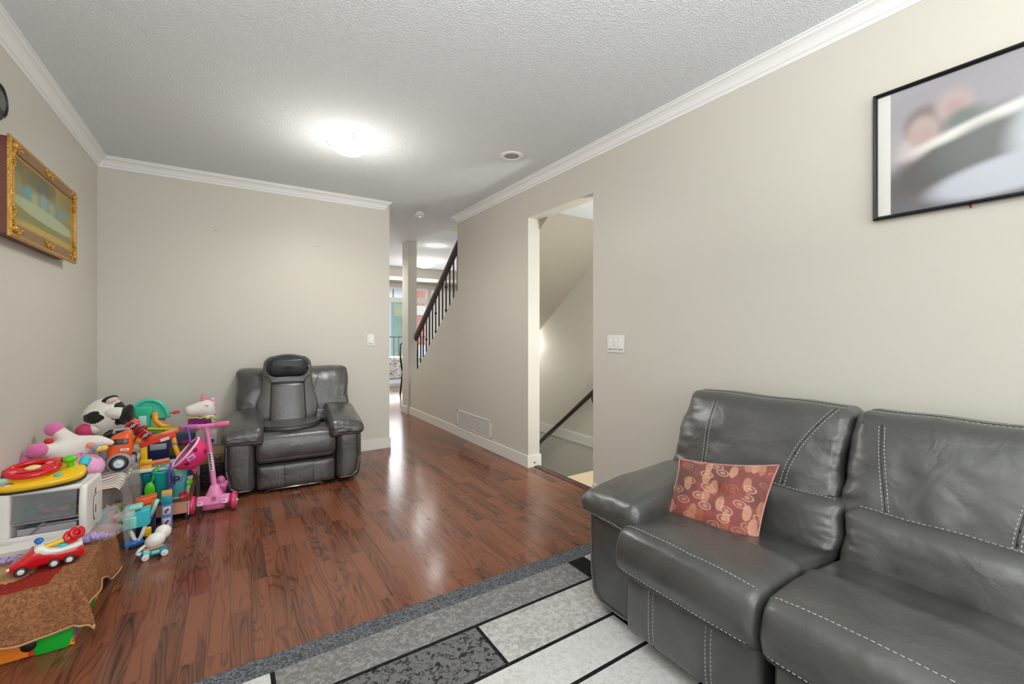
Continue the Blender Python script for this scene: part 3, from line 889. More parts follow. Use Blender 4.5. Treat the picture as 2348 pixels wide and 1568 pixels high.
# ------------------------------------------------------------------ sofa (local: x along, y back, z up; root at its front left corner)
SF = thing('leather_sofa', 'large grey leather reclining sofa with white stitching along the right wall', 'sofa', (1.17, 1.375, .010), -90)
q = MB(); q.rbox((1.25, .52, .20), (2.38, .68, .30), .02, 4, 2); obj('base', q, mat('sofa_base', (.02, .02, .02), .6), SF)
q = MB(); q.rbox((1.25, .865, .44), (2.40, .10, .74), .04, 6, 4, fn=lambda p, h: Vector((p.x, p.y + (.02 if p.z > 0 else 0), p.z)))
obj('back_frame', q, M_LEATHER, SF)
arm(SF, 0.0, .246, .290, .100, .86, .440, M_LEATHER, -1, .500, .535)
arm(SF, 2.254, 2.50, 2.210, .100, .86, .440, M_LEATHER, 1, .500, .535)
sx = [.240, .755, 1.255, 1.760, 2.262]
for i in range(4):
    a, b = sx[i] + .003, sx[i + 1] - .003
    seat_cushion(SF, a, b, .53, .435, .262, M_LEATHER, 3.1 * i + 1)
    foot_panel(SF, a + .012, b - .012, .048, .285, .05, M_LEATHER, (.26, .70))
    LB = back_cushion(SF, (a if i else .20), (b if i < 3 else 2.30), .475, .365, .562, .070, .15, M_LEATHER, 5.3 * i + 2, [], .014, 'lumbar_cushion', True, .8)
bx = [.035, .715, 1.255, 1.790, 2.465]
for i in range(4):
    a, b = bx[i] + .003, bx[i + 1] - .003
    back_cushion(SF, a, b, .572, .500, .858, .170, .16, M_LEATHER, 4.7 * i + 11, ([[(.27, .0), (.245, .5), (.235, 1.0)], arc_seam(.745, 0.0, .93, 1.0, -.055)] if i == 0 else [[(.28, .0), (.215, .5), (.155, 1.0)], arc_seam(.77, 0.0, .95, 1.0, -.055)]), .024)
# feet
for x, y in ((.12, .2), (2.38, .2), (.12, .8), (2.38, .8)):
    q = MB(); q.cyl((x, y, .0), (x, y, .07), .022, .026, 14); obj('foot', q, mat('black_foot', (.015, .015, .015), .5), SF)

# ------------------------------------------------------------------ recliner armchair
RC = thing('recliner_armchair', 'dark grey leather recliner armchair against the back wall', 'armchair', (.415, 3.535, 0), -4)
q = MB(); q.rbox((0, .36, .20), (.78, .56, .30), .02, 3, 2); obj('base', q, mat('sofa_base', (.02, .02, .02), .6), RC)
q = MB(); q.rbox((0, .655, .42), (.80, .10, .72), .04, 5, 4); obj('back_frame', q, M_LEATHER2, RC)
arm(RC, -.452, -.268, -.215, .0, .66, .385, M_LEATHER2, -1, .475, .545)
arm(RC, .268, .452, .215, .0, .66, .385, M_LEATHER2, 1, .475, .545)
seat_cushion(RC, -.266, .266, .52, .415, .208, M_LEATHER2, 21.0, .06)
foot_panel(RC, -.262, .262, .012, .205, .022, M_LEATHER2, (.30, .75))
back_cushion(RC, -.415, .005, .455, .465, .848, .13, .17, M_LEATHER2, 31, [[(.66, 0), (.72, .5), (.92, 1)]], .045)
back_cushion(RC, .000, .430, .455, .465, .852, .13, .17, M_LEATHER2, 37, [[(.22, 0), (.34, .5), (.47, 1)]], .045)
for i, (a, b) in enumerate(((-.26, -.02), (.02, .26))):
    back_cushion(RC, a, b, .425, .40, .53, .05, .15, M_LEATHER2, 41 + i, [], .02, 'lumbar_cushion', False, .6)
for x in (-.20, .17):
    q = MB(); q.box((x, .03, .012), (.03, .03, .012)); q.cyl((x - .012, .03, .010), (x + .012, .03, .010), .008, n=10); obj('glide', q, M_IRON, RC)
q = MB(); q.tube([(-.2, .02, .022), (.17, .02, .022)], .006, 8); obj('mechanism_bar', q, M_CHROME, RC)

# massage cushion strapped on the recliner
M_PAD = leather_mat('pad_leather', (.060, .060, .055), (.082, .081, .074), .42, .06)
M_PADD = leather_mat('pad_centre', (.050, .049, .044), (.070, .068, .062), .38, .10)
M_NAVY = mat('pillow_navy', (.016, .018, .022), .38, bump=(30, .1), vary=(8, .35))
MP = thing('massage_cushion', 'grey massage seat cushion with a dark head pillow on the recliner', 'massage cushion', (.365, 3.535, 0), -4)
prof_w = [(.44, .205), (.50, .218), (.56, .222), (.62, .212), (.68, .192), (.74, .182), (.80, .178), (.86, .178), (.91, .172), (.945, .148), (.965, .105), (.972, .04)]
def padw(z):
    for (z0, w0), (z1, w1) in zip(prof_w, prof_w[1:]):
        if z <= z1: return w0 + (w1 - w0) * max(0, z - z0) / (z1 - z0)
    return .03
def pady(z): return .345 + .19 * (z - .43)        # front surface of the back panel
def slab(w0, zlo, zhi, y_off, th, nz=26, nu=16, bul=.012, squeeze=None):
    q = MB()
    def ring(v):
        z = zlo + (zhi - zlo) * v; return z, w0(z)
    vs = []; fs = []; n = 2 * nu
    for j in range(nz + 1):
        z, wd = ring(j / nz)
        e = min(1, min(j, nz - j) / 3 + .25)
        for i in range(n):
            a = 2 * PI * i / n; cx = math.copysign(abs(math.cos(a)) ** .55, math.cos(a)); sy = math.copysign(abs(math.sin(a)) ** .55, math.sin(a))
            vs.append(Vector((wd * cx, pady(z) + y_off + th / 2 - sy * th / 2 * e - (bul * (1 - cx * cx) if sy > 0 else 0), z)))
    for j in range(nz):
        for i in range(n): fs.append((j * n + i, j * n + (i + 1) % n, (j + 1) * n + (i + 1) % n, (j + 1) * n + i))
    fs.append(tuple(reversed(range(n)))); fs.append(tuple(range(nz * n, (nz + 1) * n)))
    q.add(vs, fs); return q
q = slab(padw, .425, .972, 0, .075); obj('back_panel', q, M_PAD, MP)
cw = lambda z: .118 + .012 * (.7 - z) / .3
q = slab(cw, .415, .745, -.019, .03, bul=.012); cp = obj('centre_panel', q, M_PADD, MP)
pm = MB(); pm.tube([(-cw(.745) - .002, pady(.745) - .016, .75), (0, pady(.745) - .028, .757), (cw(.745) + .002, pady(.745) - .016, .75)], .004, 8); obj('seam', pm, M_SEAMD, cp)
for s in (-1, 1):
    pm = MB(); pm.tube([(s * (cw(z) + .002), pady(z) - .012, z) for z in (.43, .52, .62, .70, .745)], .0035, 8); obj('seam', pm, M_SEAMD, cp)
    pm = MB(); pm.tube([(s * .118, pady(.745) - .014, .748), (s * .128, pady(.78) - .014, .775), (s * .162, pady(.80), .80)], .003, 8); obj('seam', pm, M_SEAMD, cp)
q = MB()
def pfn(p):
    p.z += .008 * (p.x / .135) ** 2
    p.y += .006 * math.exp(-((p.x + .0) / .03) ** 2) * (1 if p.z < 0 else .4)
    return p
q.rbox((0, pady(.872) - .022, .872), (.290, .07, .158), .034, 10, 5, fn=lambda p, h: Vector((p.x * (1 - .22 * (p.z / h[2]) ** 2), p.y - (.016 * (1 - (p.x / h[0]) ** 2) * (1 - (p.z / h[2]) ** 2) if p.y < 0 else 0) + (.006 * math.exp(-(p.x / .02) ** 2) if p.y < 0 and p.z < 0 else 0), p.z)))
obj('head_pillow', q, M_NAVY, MP)
pm = MB(); rr = [(.149 * math.copysign(abs(math.cos(a)) ** .75, math.cos(a)), .084 * math.copysign(abs(math.sin(a)) ** .75, math.sin(a))) for a in [2 * PI * i / 32 for i in range(32)]]
pm.tube([(x * 1.0, pady(.872 + z) - .004, .872 + z * 1.02) for x, z in rr], .005, 8, closed=True); obj('pillow_rim', pm, mat('black_plastic', (.02, .02, .021), .45), MP)
pm = MB(); pm.tube([(.150, pady(.87) - .020, .885), (.154, pady(.87) - .024, .868), (.150, pady(.86) - .020, .852)], .003, 6); obj('buckle', pm, M_CHROME, MP)
q = MB()   # seat flap: a low half-moon
def flap(u, v):
    a = -PI + PI * u
    r_ = v
    x = .238 * math.cos(a) * r_; y = .36 + .315 * math.sin(a) * r_
    z = .452 + .012 * (1 - r_ ** 6)
    return (x, y, z)
q.grid(flap, 30, 10, 0, True, .0)
vs = []
N_ = 30
prf = [(1.0, .012), (1.02, .004), (1.02, -.012), (1.0, -.020), (.9, -.022)]
for (k, dz) in [(1.0, 0)] + prf:
    for i in range(N_ + 1):
        a = -PI + PI * i / N_; vs.append((.238 * math.cos(a) * k, .36 + .315 * math.sin(a) * k, .452 + dz - .008))
fs = [(j * (N_ + 1) + i, j * (N_ + 1) + i + 1, (j + 1) * (N_ + 1) + i + 1, (j + 1) * (N_ + 1) + i) for j in range(len(prf)) for i in range(N_)]
q.add(vs, [tuple(reversed(f)) for f in fs]); q.v = [Vector((p.x, p.y, p.z)) for p in q.v]
obj('seat_flap', q, M_PAD, MP)
pm = MB(); pm.tube([(.240 * math.cos(-PI + PI * i / 30), .36 + .317 * math.sin(-PI + PI * i / 30), .454) for i in range(31)], .004, 8); obj('flap_piping', pm, M_SEAMD, MP)

# ------------------------------------------------------------------ patterned pillow on the sofa
def pillow_mat():
    m, nt, N, L, b = new_mat('leaf_print')
    tc = N.new('ShaderNodeTexCoord')
    n = N.new('ShaderNodeTexNoise'); n.inputs['Scale'].default_value = 6; n.inputs['Detail'].default_value = 3; L.new(tc.outputs['Object'], n.inputs['Vector'])
    base_ = ramp(N, [(.34, srgb(84, 50, 44)), (.48, srgb(112, 60, 52)), (.60, srgb(136, 66, 60)), (.72, srgb(94, 56, 48))]); L.new(n.outputs[0], base_.inputs[0])
    nz = N.new('ShaderNodeTexNoise'); nz.inputs['Scale'].default_value = 16; L.new(tc.outputs['Object'], nz.inputs['Vector'])
    cur = base_.outputs[0]
    for (scl, rot, stops, pal, fac) in (
        ((30, 15, 1), .7, [(0, (.5, .5, .5)), (.05, (.5, .5, .5)), (.07, (1, 1, 1)), (.40, (1, 1, 1)), (.46, (0, 0, 0))], [srgb(156, 84, 60), srgb(110, 62, 52), srgb(180, 126, 100), srgb(136, 60, 60), srgb(96, 58, 50), srgb(196, 146, 120)], .72),
        ((15, 24, 1), -.5, [(0, (.9, .9, .9)), (.12, (.9, .9, .9)), (.15, (.15, .15, .15)), (.25, (.1, .1, .1)), (.28, (1, 1, 1)), (.33, (1, 1, 1)), (.37, (0, 0, 0))], [srgb(196, 150, 124), srgb(188, 134, 108), srgb(200, 160, 136), srgb(166, 100, 78), srgb(132, 74, 62)], .6)):
        sx2 = N.new('ShaderNodeSeparateXYZ'); L.new(tc.outputs['Object'], sx2.inputs[0]); cx2 = N.new('ShaderNodeCombineXYZ'); L.new(sx2.outputs[0], cx2.inputs[0]); L.new(sx2.outputs[2], cx2.inputs[1])
        mp = N.new('ShaderNodeMapping'); mp.inputs['Scale'].default_value = scl; mp.inputs['Rotation'].default_value = (0, 0, rot); L.new(cx2.outputs[0], mp.inputs[0])
        ad = N.new('ShaderNodeMix'); ad.data_type = 'VECTOR'; ad.inputs[0].default_value = .16; L.new(mp.outputs[0], ad.inputs[4]); L.new(nz.outputs['Color'], ad.inputs[5])
        v = N.new('ShaderNodeTexVoronoi'); v.voronoi_dimensions = '2D'; v.inputs['Scale'].default_value = 1.25; v.inputs['Randomness'].default_value = .85; L.new(ad.outputs[1], v.inputs['Vector'])
        rg_ = ramp(N, stops); L.new(v.outputs['Distance'], rg_.inputs[0])
        sc = N.new('ShaderNodeSeparateColor'); L.new(v.outputs['Color'], sc.inputs[0])
        cr = ramp(N, [(k / len(pal), c) for k, c in enumerate(pal)], 'CONSTANT'); L.new(sc.outputs[0], cr.inputs[0])
        ml = N.new('ShaderNodeMath'); ml.operation = 'MULTIPLY'; ml.inputs[1].default_value = fac; L.new(rg_.outputs[0], ml.inputs[0])
        mx = N.new('ShaderNodeMix'); mx.data_type = 'RGBA'
        L.new(ml.outputs[0], mx.inputs[0]); L.new(cur, mx.inputs[6]); L.new(cr.outputs[0], mx.inputs[7]); cur = mx.outputs[2]
    L.new(mx.outputs[2], b.inputs['Base Color']); b.inputs['Roughness'].default_value = .7; b.inputs['Sheen Weight'].default_value = .2
    n3 = N.new('ShaderNodeTexNoise'); n3.inputs['Scale'].default_value = 20; L.new(tc.outputs['Object'], n3.inputs['Vector'])
    bp = N.new('ShaderNodeBump'); bp.inputs['Strength'].default_value = .25; bp.inputs['Distance'].default_value = .01; L.new(n3.outputs[0], bp.inputs['Height']); L.new(bp.outputs[0], b.inputs['Normal'])
    return m
PW, PH = .168, .150
q = MB()
def pil(side):
    def f_(u, v):
        a, b = 2 * u - 1, 2 * v - 1
        puff = (1 - abs(a) ** 2.6) ** .6 * (1 - abs(b) ** 2.6) ** .6
        pin = 1 - .10 * (1 - b * b) * abs(a) ** 2 if True else 1
        x = a * PW * (1 - .09 * (1 - b * b)); z = b * PH * (1 - .09 * (1 - a * a))
        z += .050 * (1 - a) / 2 * (1 - b) / 2 + .060 * (1 + a) / 2 * (1 + b) / 2 - .030 * (1 - a) / 2 * (1 + b) / 2 - .012 * (1 + a) / 2 * (1 - b) / 2
        d = .052 * puff - .030 * math.exp(-((a - .05) ** 2 + (b - .15) ** 2) / .035) * (1 if side < 0 else 0)
        d += .006 * noise.noise(Vector((a * 3, b * 3, side))) * puff
        return (x, side * d, z)
    return f_
q.grid(pil(-1), 34, 34); q.grid(lambda u, v: pil(1)(1 - u, v), 34, 34)
PL = thing('throw_pillow', 'small reddish leaf-print throw pillow leaning on the sofa back', 'pillow', (1.530, .960, .510))
Mp = rotm(0, 0, 0)
o = obj('cover', q, pillow_mat(), PL)
pm = MB(); ed = [pil(-1)(i / 20, 0) for i in range(20)] + [pil(-1)(1, i / 20) for i in range(20)] + [pil(-1)(1 - i / 20, 1) for i in range(20)] + [pil(-1)(0, 1 - i / 20) for i in range(20)]
pm.tube(ed, .0032, 6, closed=True); obj('piping', pm, mat('pillow_piping', srgb(190, 130, 120), .7), PL)
PL.rotation_euler = (R(-33), R(8), R(-72))
# ================================================================== pictures and wall things
_c, _s = math.cos(.57427), math.sin(.57427)
def at(px, py, Y):
    """point of the photograph's ray (px, py) at distance Y along the room (calibration helper for measured positions)"""
    u = (px - 1174) / 999.3; v = (762.1 - py) / 999.3
    d = Vector((_s + u * _c, _c - u * _s, v)); return Vector((0, 0, CAM_H)) + d * (Y / d.y)

def blob_mat(name, base, blobs, ax=(0, 2), rough=.25, grad=None):
    """soft painted picture: blobs = (cx, cy, rx, ry, rot, colour, softness) in object metres"""
    m, nt, N, L, b = new_mat(name)
    tc = N.new('ShaderNodeTexCoord'); sp = N.new('ShaderNodeSeparateXYZ'); L.new(tc.outputs['Object'], sp.inputs[0])
    col = None
    rgb = N.new('ShaderNodeRGB'); rgb.outputs[0].default_value = (*base, 1); col = rgb.outputs[0]
    cb = N.new('ShaderNodeCombineXYZ'); L.new(sp.outputs[ax[0]], cb.inputs[0]); L.new(sp.outputs[ax[1]], cb.inputs[1])
    for (cx, cy, rx, ry, rot, c, soft) in blobs:
        mp = N.new('ShaderNodeMapping'); mp.vector_type = 'TEXTURE'
        mp.inputs['Location'].default_value = (cx, cy, 0); mp.inputs['Rotation'].default_value = (0, 0, R(rot)); mp.inputs['Scale'].default_value = (rx, ry, 1)
        L.new(cb.outputs[0], mp.inputs[0])
        ln = N.new('ShaderNodeVectorMath'); ln.operation = 'LENGTH'; L.new(mp.outputs[0], ln.inputs[0])
        mr = N.new('ShaderNodeMapRange'); mr.interpolation_type = 'SMOOTHERSTEP'
        mr.inputs[1].default_value = 1 - soft; mr.inputs[2].default_value = 1 + soft; mr.inputs[3].default_value = 1; mr.inputs[4].default_value = 0
        L.new(ln.outputs['Value'], mr.inputs[0])
        mx = N.new('ShaderNodeMix'); mx.data_type = 'RGBA'; mx.inputs[7].default_value = (*c, 1)
        L.new(mr.outputs[0], mx.inputs[0]); L.new(col, mx.inputs[6]); col = mx.outputs[2]
    L.new(col, b.inputs['Base Color']); b.inputs['Roughness'].default_value = rough
    return m

def frame_rails(q, x0, x1, z0, z1, prof, mi=0):
    """mitred picture frame in the XZ plane; prof = (inwards, out towards -y)"""
    n = len(prof); cs = [(x0, z0, 1, 1), (x1, z0, -1, 1), (x1, z1, -1, -1), (x0, z1, 1, -1)]
    vs = [(cx + sx_ * a, -o, cz + sz_ * a) for cx, cz, sx_, sz_ in cs for a, o in prof]
    fs = [(k * n + i, k * n + (i + 1) % n, ((k + 1) % 4) * n + (i + 1) % n, ((k + 1) % 4) * n + i) for k in range(4) for i in range(n)]
    q.add(vs, [tuple(reversed(f)) for f in fs], mi, False); return q

# big photo frame on the right wall; local x runs along the wall to the right, -y out of the wall
BF = thing('picture_frame', 'large thin black frame with a blurred couple photo above the sofa', 'picture', (XR, .663, 1.585), -90)
FW, FH = .72, .485
q = MB(); frame_rails(q, 0, FW, 0, FH, [(0, .001), (0, .024), (.004, .028), (.009, .025), (.013, .020), (.013, .001)]); obj('frame', q, mat('black_lacquer', (.006, .006, .0065), .25), BF)
q = MB(); q.span((.012, -.012, .012), (FW - .012, -.009, FH - .012)); obj('mat_board', q, mat('mat_board_white', (.72, .72, .69), .5), BF)
g = srgb
ph = blob_mat('blurred_photo', g(172, 168, 174), [
    (.30, .40, .30, .10, 5, g(160, 158, 164), .5),
    (.16, .02, .30, .17, 12, g(112, 110, 114), .35),
    (.18, .16, .14, .075, 28, g(98, 94, 92), .5),
    (.29, .20, .14, .10, 20, g(100, 106, 106), .45),
    (.12, .245, .05, .04, 30, g(196, 186, 186), .6),
    (.150, .325, .056, .062, 12, g(132, 122, 116), .45),
    (.146, .295, .044, .056, 12, g(184, 166, 162), .5),
    (.152, .285, .022, .020, 0, g(182, 160, 158), .8),
    (.225, .355, .048, .062, 8, g(182, 166, 166), .5),
    (.228, .345, .026, .028, 8, g(178, 154, 154), .8),
    (.245, .305, .05, .03, 20, g(120, 128, 124), .7),
    (.30, .275, .16, .020, 14, g(238, 238, 232), .8),
    (.30, .200, .10, .070, 20, g(112, 116, 116), .6),
    (.36, .085, .20, .060, 8, g(190, 196, 206), .3),
    (.46, .22, .10, .16, -20, g(186, 192, 198), .4),
    (.62, .25, .12, .22, 0, g(168, 168, 174), .5)], (0, 2), .3)
q = MB(); q.span((.052, -.0128, .013), (FW - .052, -.0118, FH - .013)); obj('photo', q, ph, BF)
q = MB(); q.tube([(.262, -.01, .002), (.267, -.012, -.010)], .003, 6); obj('ribbon_end', q, mat('red_ribbon', (.4, .01, .015), .6), BF)

# gilt frame with a deep red-brown wooden box behind it, on the left wall (local x along +Y, seen from the room)
GF = thing('gilt_painting', 'ornate gold framed yellow green painting in a deep wooden box on the left wall', 'painting', (XL, 2.618, 1.548), 90)
GW, GH = .91, .418
M_GOLD = mat('antique_gold', srgb(196, 148, 62), .36, .55, bump=(90, .35), vary=(30, .35))
M_BRONZE = mat('worn_gilt_brown', srgb(142, 108, 72), .42, .3, bump=(60, .25), vary=(14, .25))
M_REDWOOD = mat('red_brown_box', srgb(112, 62, 50), .5, vary=(30, .2))
q = MB(); q.span((.003, -.0505, .010), (GW - .10, 0, GH - .010)); obj('backing_box', q, M_REDWOOD, GF)
for z in (.13, .30):
    h_ = MB(); h_.lathe([(0, .0), (.006, 0), (.006, .003)], (.0028, -.025, z), (-1, 0, 0), 10); obj('screw_hole', h_, mat('black_plastic', (.02, .02, .021), .45), GF)
q = MB(); frame_rails(q, 0, GW, 0, GH, [(0, .051), (0, .058), (.006, .064), (.016, .062), (.020, .055), (.026, .060), (.032, .056), (.040, .055), (.054, .0535), (.058, .055), (.066, .054), (.070, .052), (.070, .0505)]); obj('frame', q, M_GOLD, GF)
q = MB()
for zz, sg in ((.035, 1), (GH - .035, -1)):        # the worn brown top and bottom rails lie over the gilt
    q.rbox((GW / 2, -.0555, zz), (GW - .17, .014, .050), .006, 8, 2)
obj('worn_rails', q, M_BRONZE, GF)
random.seed(3)
for cx, cz, sx_, sz_ in ((.036, .036, 1, 1), (GW - .036, .036, -1, 1), (GW - .036, GH - .036, -1, -1), (.036, GH - .036, 1, -1)):
    q = MB()
    for i in range(10):
        t_ = i / 9; q.ball((cx + sx_ * (t_ * .085), -.060, cz + sz_ * (-.006 + .010 * math.sin(t_ * 9))), (.011 - .005 * t_, .009, .010 - .004 * t_), n=8, m=6)
        q.ball((cx + sx_ * (-.006 + .010 * math.sin(t_ * 9)), -.060, cz + sz_ * (t_ * .085)), (.010 - .004 * t_, .009, .011 - .005 * t_), n=8, m=6)
    q.ball((cx, -.062, cz), (.018, .012, .018), n=10, m=6)
    obj('corner_ornament', q, M_GOLD, GF)
for zz in (.034, GH - .034):
    q = MB()
    for i in range(-4, 5): q.ball((GW / 2 + i * .013, -.064, zz + .009 * math.cos(i * 1.5)), (.009, .007, .008), n=8, m=6)
    obj('centre_ornament', q, M_GOLD, GF)
q = MB()
for i in range(30): q.ball((.024, -.060, .03 + i * (GH - .06) / 29), .0045, n=6, m=4)
obj('beading', q, M_GOLD, GF)
pm_ = blob_mat('stand_in_painting', g(134, 124, 66), [      # generic bands of colour only
    (.30, .33, .30, .06, -2, g(104, 96, 50), .3), (.18, .28, .030, .11, 0, g(118, 104, 52), .3), (.62, .28, .035, .11, 0, g(150, 130, 62), .3), (.40, .30, .10, .05, 0, g(88, 92, 66), .4),
    (.46, .23, .42, .035, 2, g(122, 142, 122), .5), (.22, .23, .05, .03, 0, g(96, 150, 158), .6), (.42, .23, .05, .04, 0, g(132, 158, 150), .6), (.62, .22, .06, .028, 0, g(112, 138, 142), .6),
    (.30, .22, .04, .03, 0, g(168, 164, 110), .6), (.53, .225, .04, .03, 0, g(160, 160, 120), .6),
    (.46, .165, .44, .034, -1, g(164, 178, 138), .18), (.46, .075, .44, .030, 1, g(176, 156, 52), .4), (.46, .115, .40, .016, 0, g(122, 122, 62), .5)], (0, 2), .35)
q = MB(); q.span((.066, -.0525, .066), (GW - .066, -.050, GH - .066)); obj('canvas', q, pm_, GF)

# round black zip case hanging on the left wall
BC = thing('round_case', 'round black zippered case hanging on the left wall above the gold frame', 'case', (XL, 2.455, 2.035), 90)
q = MB(); q.lathe([(0, .085), (.045, .084), (.070, .076), (.086, .060), (.092, .040), (.092, .012), (.085, 0), (0, 0)], (0, 0, 0), (0, -1, 0), 36)
obj('shell', q, mat('black_nylon', (.012, .012, .014), .55, bump=(200, .2)), BC)
q = MB(); q.tube([(.0935 * math.cos(a), -.040, .0935 * math.sin(a)) for a in [2 * PI * i / 40 for i in range(40)]], .0045, 6, closed=True); obj('zipper', q, mat('zip_black', (.03, .03, .032), .35, .4), BC)
q = MB(); q.tube([(.060 * math.cos(a), -.081, .060 * math.sin(a)) for a in [2 * PI * i / 40 for i in range(40)]], .005, 6, closed=True); obj('rim', q, mat('zip_black', (.03, .03, .032), .35, .4), BC)
q = MB(); q.lathe([(0, .0865), (.036, .0855)], (0, 0, 0), (0, -1, 0), 30); obj('face_panel', q, mat('case_grey', (.12, .125, .12), .6), BC)
q = MB(); q.rbox((.103, -.040, -.004), (.018, .006, .010), .002, 2, 2); q.tube([(.110, -.04, .0), (.122, -.040, -.012), (.128, -.04, -.022)], .003, 6); obj('zip_pull', q, mat('zip_black', (.03, .03, .032), .35, .4), BC)
# ================================================================== toys in the corner
def C(r, g_, b): return srgb(r, g_, b)
M_FURW = mat('white_plush', C(236, 232, 224), .95, bump=(160, .6), sheen=.4)
M_FURB = mat('black_plush', (.012, .012, .013), .95, bump=(160, .6), sheen=.2)
M_PINKF = mat('pink_plush', C(226, 112, 172), .9, bump=(160, .5), sheen=.4)
M_PINKL = mat('light_pink_cloth', C(240, 176, 214), .75, bump=(70, .2), vary=(10, .08))
M_RED = mat('red_gloss', C(214, 18, 34), .22, coat=.4)
M_YEL = mat('yellow_gloss', C(246, 196, 22), .25, coat=.3)
M_ORG = mat('orange_gloss', C(240, 92, 24), .28, coat=.3)
M_TEAL = mat('teal_gloss', C(28, 184, 178), .3)
M_CYAN = mat('cyan_plastic', C(66, 200, 214), .35)
M_MINT = mat('mint_plastic', C(156, 226, 216), .35)
M_GREEN = mat('green_plastic', C(92, 206, 38), .3)
M_SEAG = mat('sea_green_plastic', C(52, 190, 150), .3)
M_BLUE = mat('blue_plastic', C(20, 110, 190), .3)
M_NAVYP = mat('navy_plastic', C(24, 40, 84), .4)
M_WHT = mat('white_toy_plastic', C(238, 236, 230), .3)
M_GREYP = mat('grey_toy_plastic', C(160, 158, 166), .4)
M_BLK = mat('black_rubber', (.016, .016, .017), .5)
M_PINK = mat('pink_plastic', C(240, 140, 190), .3, coat=.2)
M_HOT = mat('hot_pink', C(232, 52, 120), .28, coat=.3)
M_PURP = mat('purple_plastic', C(112, 74, 168), .35)
M_LIL = mat('lilac_plastic', C(184, 150, 214), .35)
M_CREAM = mat('cream_plastic', C(236, 214, 150), .4)
M_LIME = mat('lime_plastic', C(206, 214, 34), .3)

def clear_mat(name, col, alpha, rough=.12):
    m, nt, N, L, b = new_mat(name)
    b.inputs['Base Color'].default_value = (*col, 1); b.inputs['Roughness'].default_value = rough; b.inputs['Alpha'].default_value = alpha
    tc = N.new('ShaderNodeTexCoord'); n = N.new('ShaderNodeTexNoise'); n.inputs['Scale'].default_value = 14; n.inputs['Detail'].default_value = 3; n.inputs['Distortion'].default_value = 1.2
    L.new(tc.outputs['Object'], n.inputs['Vector']); bp = N.new('ShaderNodeBump'); bp.inputs['Strength'].default_value = .6; bp.inputs['Distance'].default_value = .02
    L.new(n.outputs[0], bp.inputs['Height']); L.new(bp.outputs[0], b.inputs['Normal'])
    return m
M_BAG = clear_mat('clear_bag', (.92, .92, .95), .15)
M_TUB = clear_mat('clear_tub', (.92, .93, .95), .12, .2)
M_WIN = clear_mat('oven_window', (.30, .32, .33), .35, .08)

def wheel(par, c, ax, r, wd, tyre, hub, name='wheel', hubr=.62):
    q = MB(); ax = Vector(ax).normalized(); c = Vector(c)
    q.lathe([(r * .55, -wd / 2), (r * .88, -wd / 2), (r, -wd * .28), (r, wd * .28), (r * .88, wd / 2), (r * .55, wd / 2)], c, ax, 24)
    o = obj(name, q, tyre, par)
    h = MB(); h.lathe([(0, wd * .56), (r * .15, wd * .56), (r * .2, wd * .46), (r * hubr * .9, wd * .42), (r * hubr, wd * .52), (r * hubr, -wd * .52), (r * hubr * .9, -wd * .42), (r * .2, -wd * .46), (0, -wd * .5)], c, ax, 20)
    obj('hub', h, hub, o)
    return o

# ---- cardboard toy box with printed sides, and the terry blanket over it
def voro_mat(name, cols, scale, rough=.4, seed=0, stretch=(1, 1, 1)):
    m, nt, N, L, b = new_mat(name)
    tc = N.new('ShaderNodeTexCoord'); mp = N.new('ShaderNodeMapping'); mp.inputs['Scale'].default_value = stretch; mp.inputs['Location'].default_value = (seed, seed * .7, 0)
    L.new(tc.outputs['Object'], mp.inputs[0]); nz = N.new('ShaderNodeTexNoise'); nz.inputs['Scale'].default_value = 18; L.new(mp.outputs[0], nz.inputs['Vector'])
    mv = N.new('ShaderNodeMix'); mv.data_type = 'VECTOR'; mv.inputs[0].default_value = .04; L.new(mp.outputs[0], mv.inputs[4]); L.new(nz.outputs['Color'], mv.inputs[5])
    v = N.new('ShaderNodeTexVoronoi'); v.inputs['Scale'].default_value = scale; L.new(mv.outputs[1], v.inputs['Vector'])
    s_ = N.new('ShaderNodeSeparateColor'); L.new(v.outputs['Color'], s_.inputs[0])
    r_ = ramp(N, [(i / len(cols), c) for i, c in enumerate(cols)], 'CONSTANT'); L.new(s_.outputs[0], r_.inputs[0]); L.new(r_.outputs[0], b.inputs['Base Color'])
    b.inputs['Roughness'].default_value = rough
    return m
M_PRINT = voro_mat('printed_toy_side', [C(60, 150, 60), C(230, 180, 50), C(40, 120, 180), C(200, 70, 50), C(225, 225, 215), C(90, 170, 60), C(120, 80, 50)], 22, .35)
TB = thing('toy_box', 'colourful printed cardboard toy box under the brown blanket', 'box', (-.645, 2.485, 0))
q = MB(); q.rbox((0, 0, .112), (.33, .53, .222), .006, 3, 2); obj('carton', q, M_PRINT, TB)
q = MB(); q.rbox((-.045, -.2668, .046), (.185, .003, .078), .0012, 2, 1); obj('orange_panel', q, mat('print_orange', C(244, 136, 40), .35), TB)
q = MB(); q.rbox((.108, -.2668, .060), (.112, .003, .116), .0014, 3, 1, fn=lambda p, h: Vector((p.x * (1 - .25 * max(0, -p.z / h[2])), p.y, p.z))); obj('green_panel', q, mat('print_green', C(20, 178, 52), .35), TB)
q = MB(); q.rbox((-.115, -.2672, .020), (.09, .003, .036), .0012, 2, 1); obj('blue_panel', q, mat('print_blue', C(44, 140, 214), .35), TB)
q = MB(); q.lathe([(0, .003), (.020, .003), (.021, 0)], (.048, -.2675, .045), (0, -1, 0), 18); obj('black_disc_print', q, M_BLK, TB)
q = MB(); q.rbox((-.02, -.2678, .078), (.12, .003, .016), .0012, 2, 1); obj('pale_panel', q, mat('print_pale', C(232, 226, 214), .35), TB)

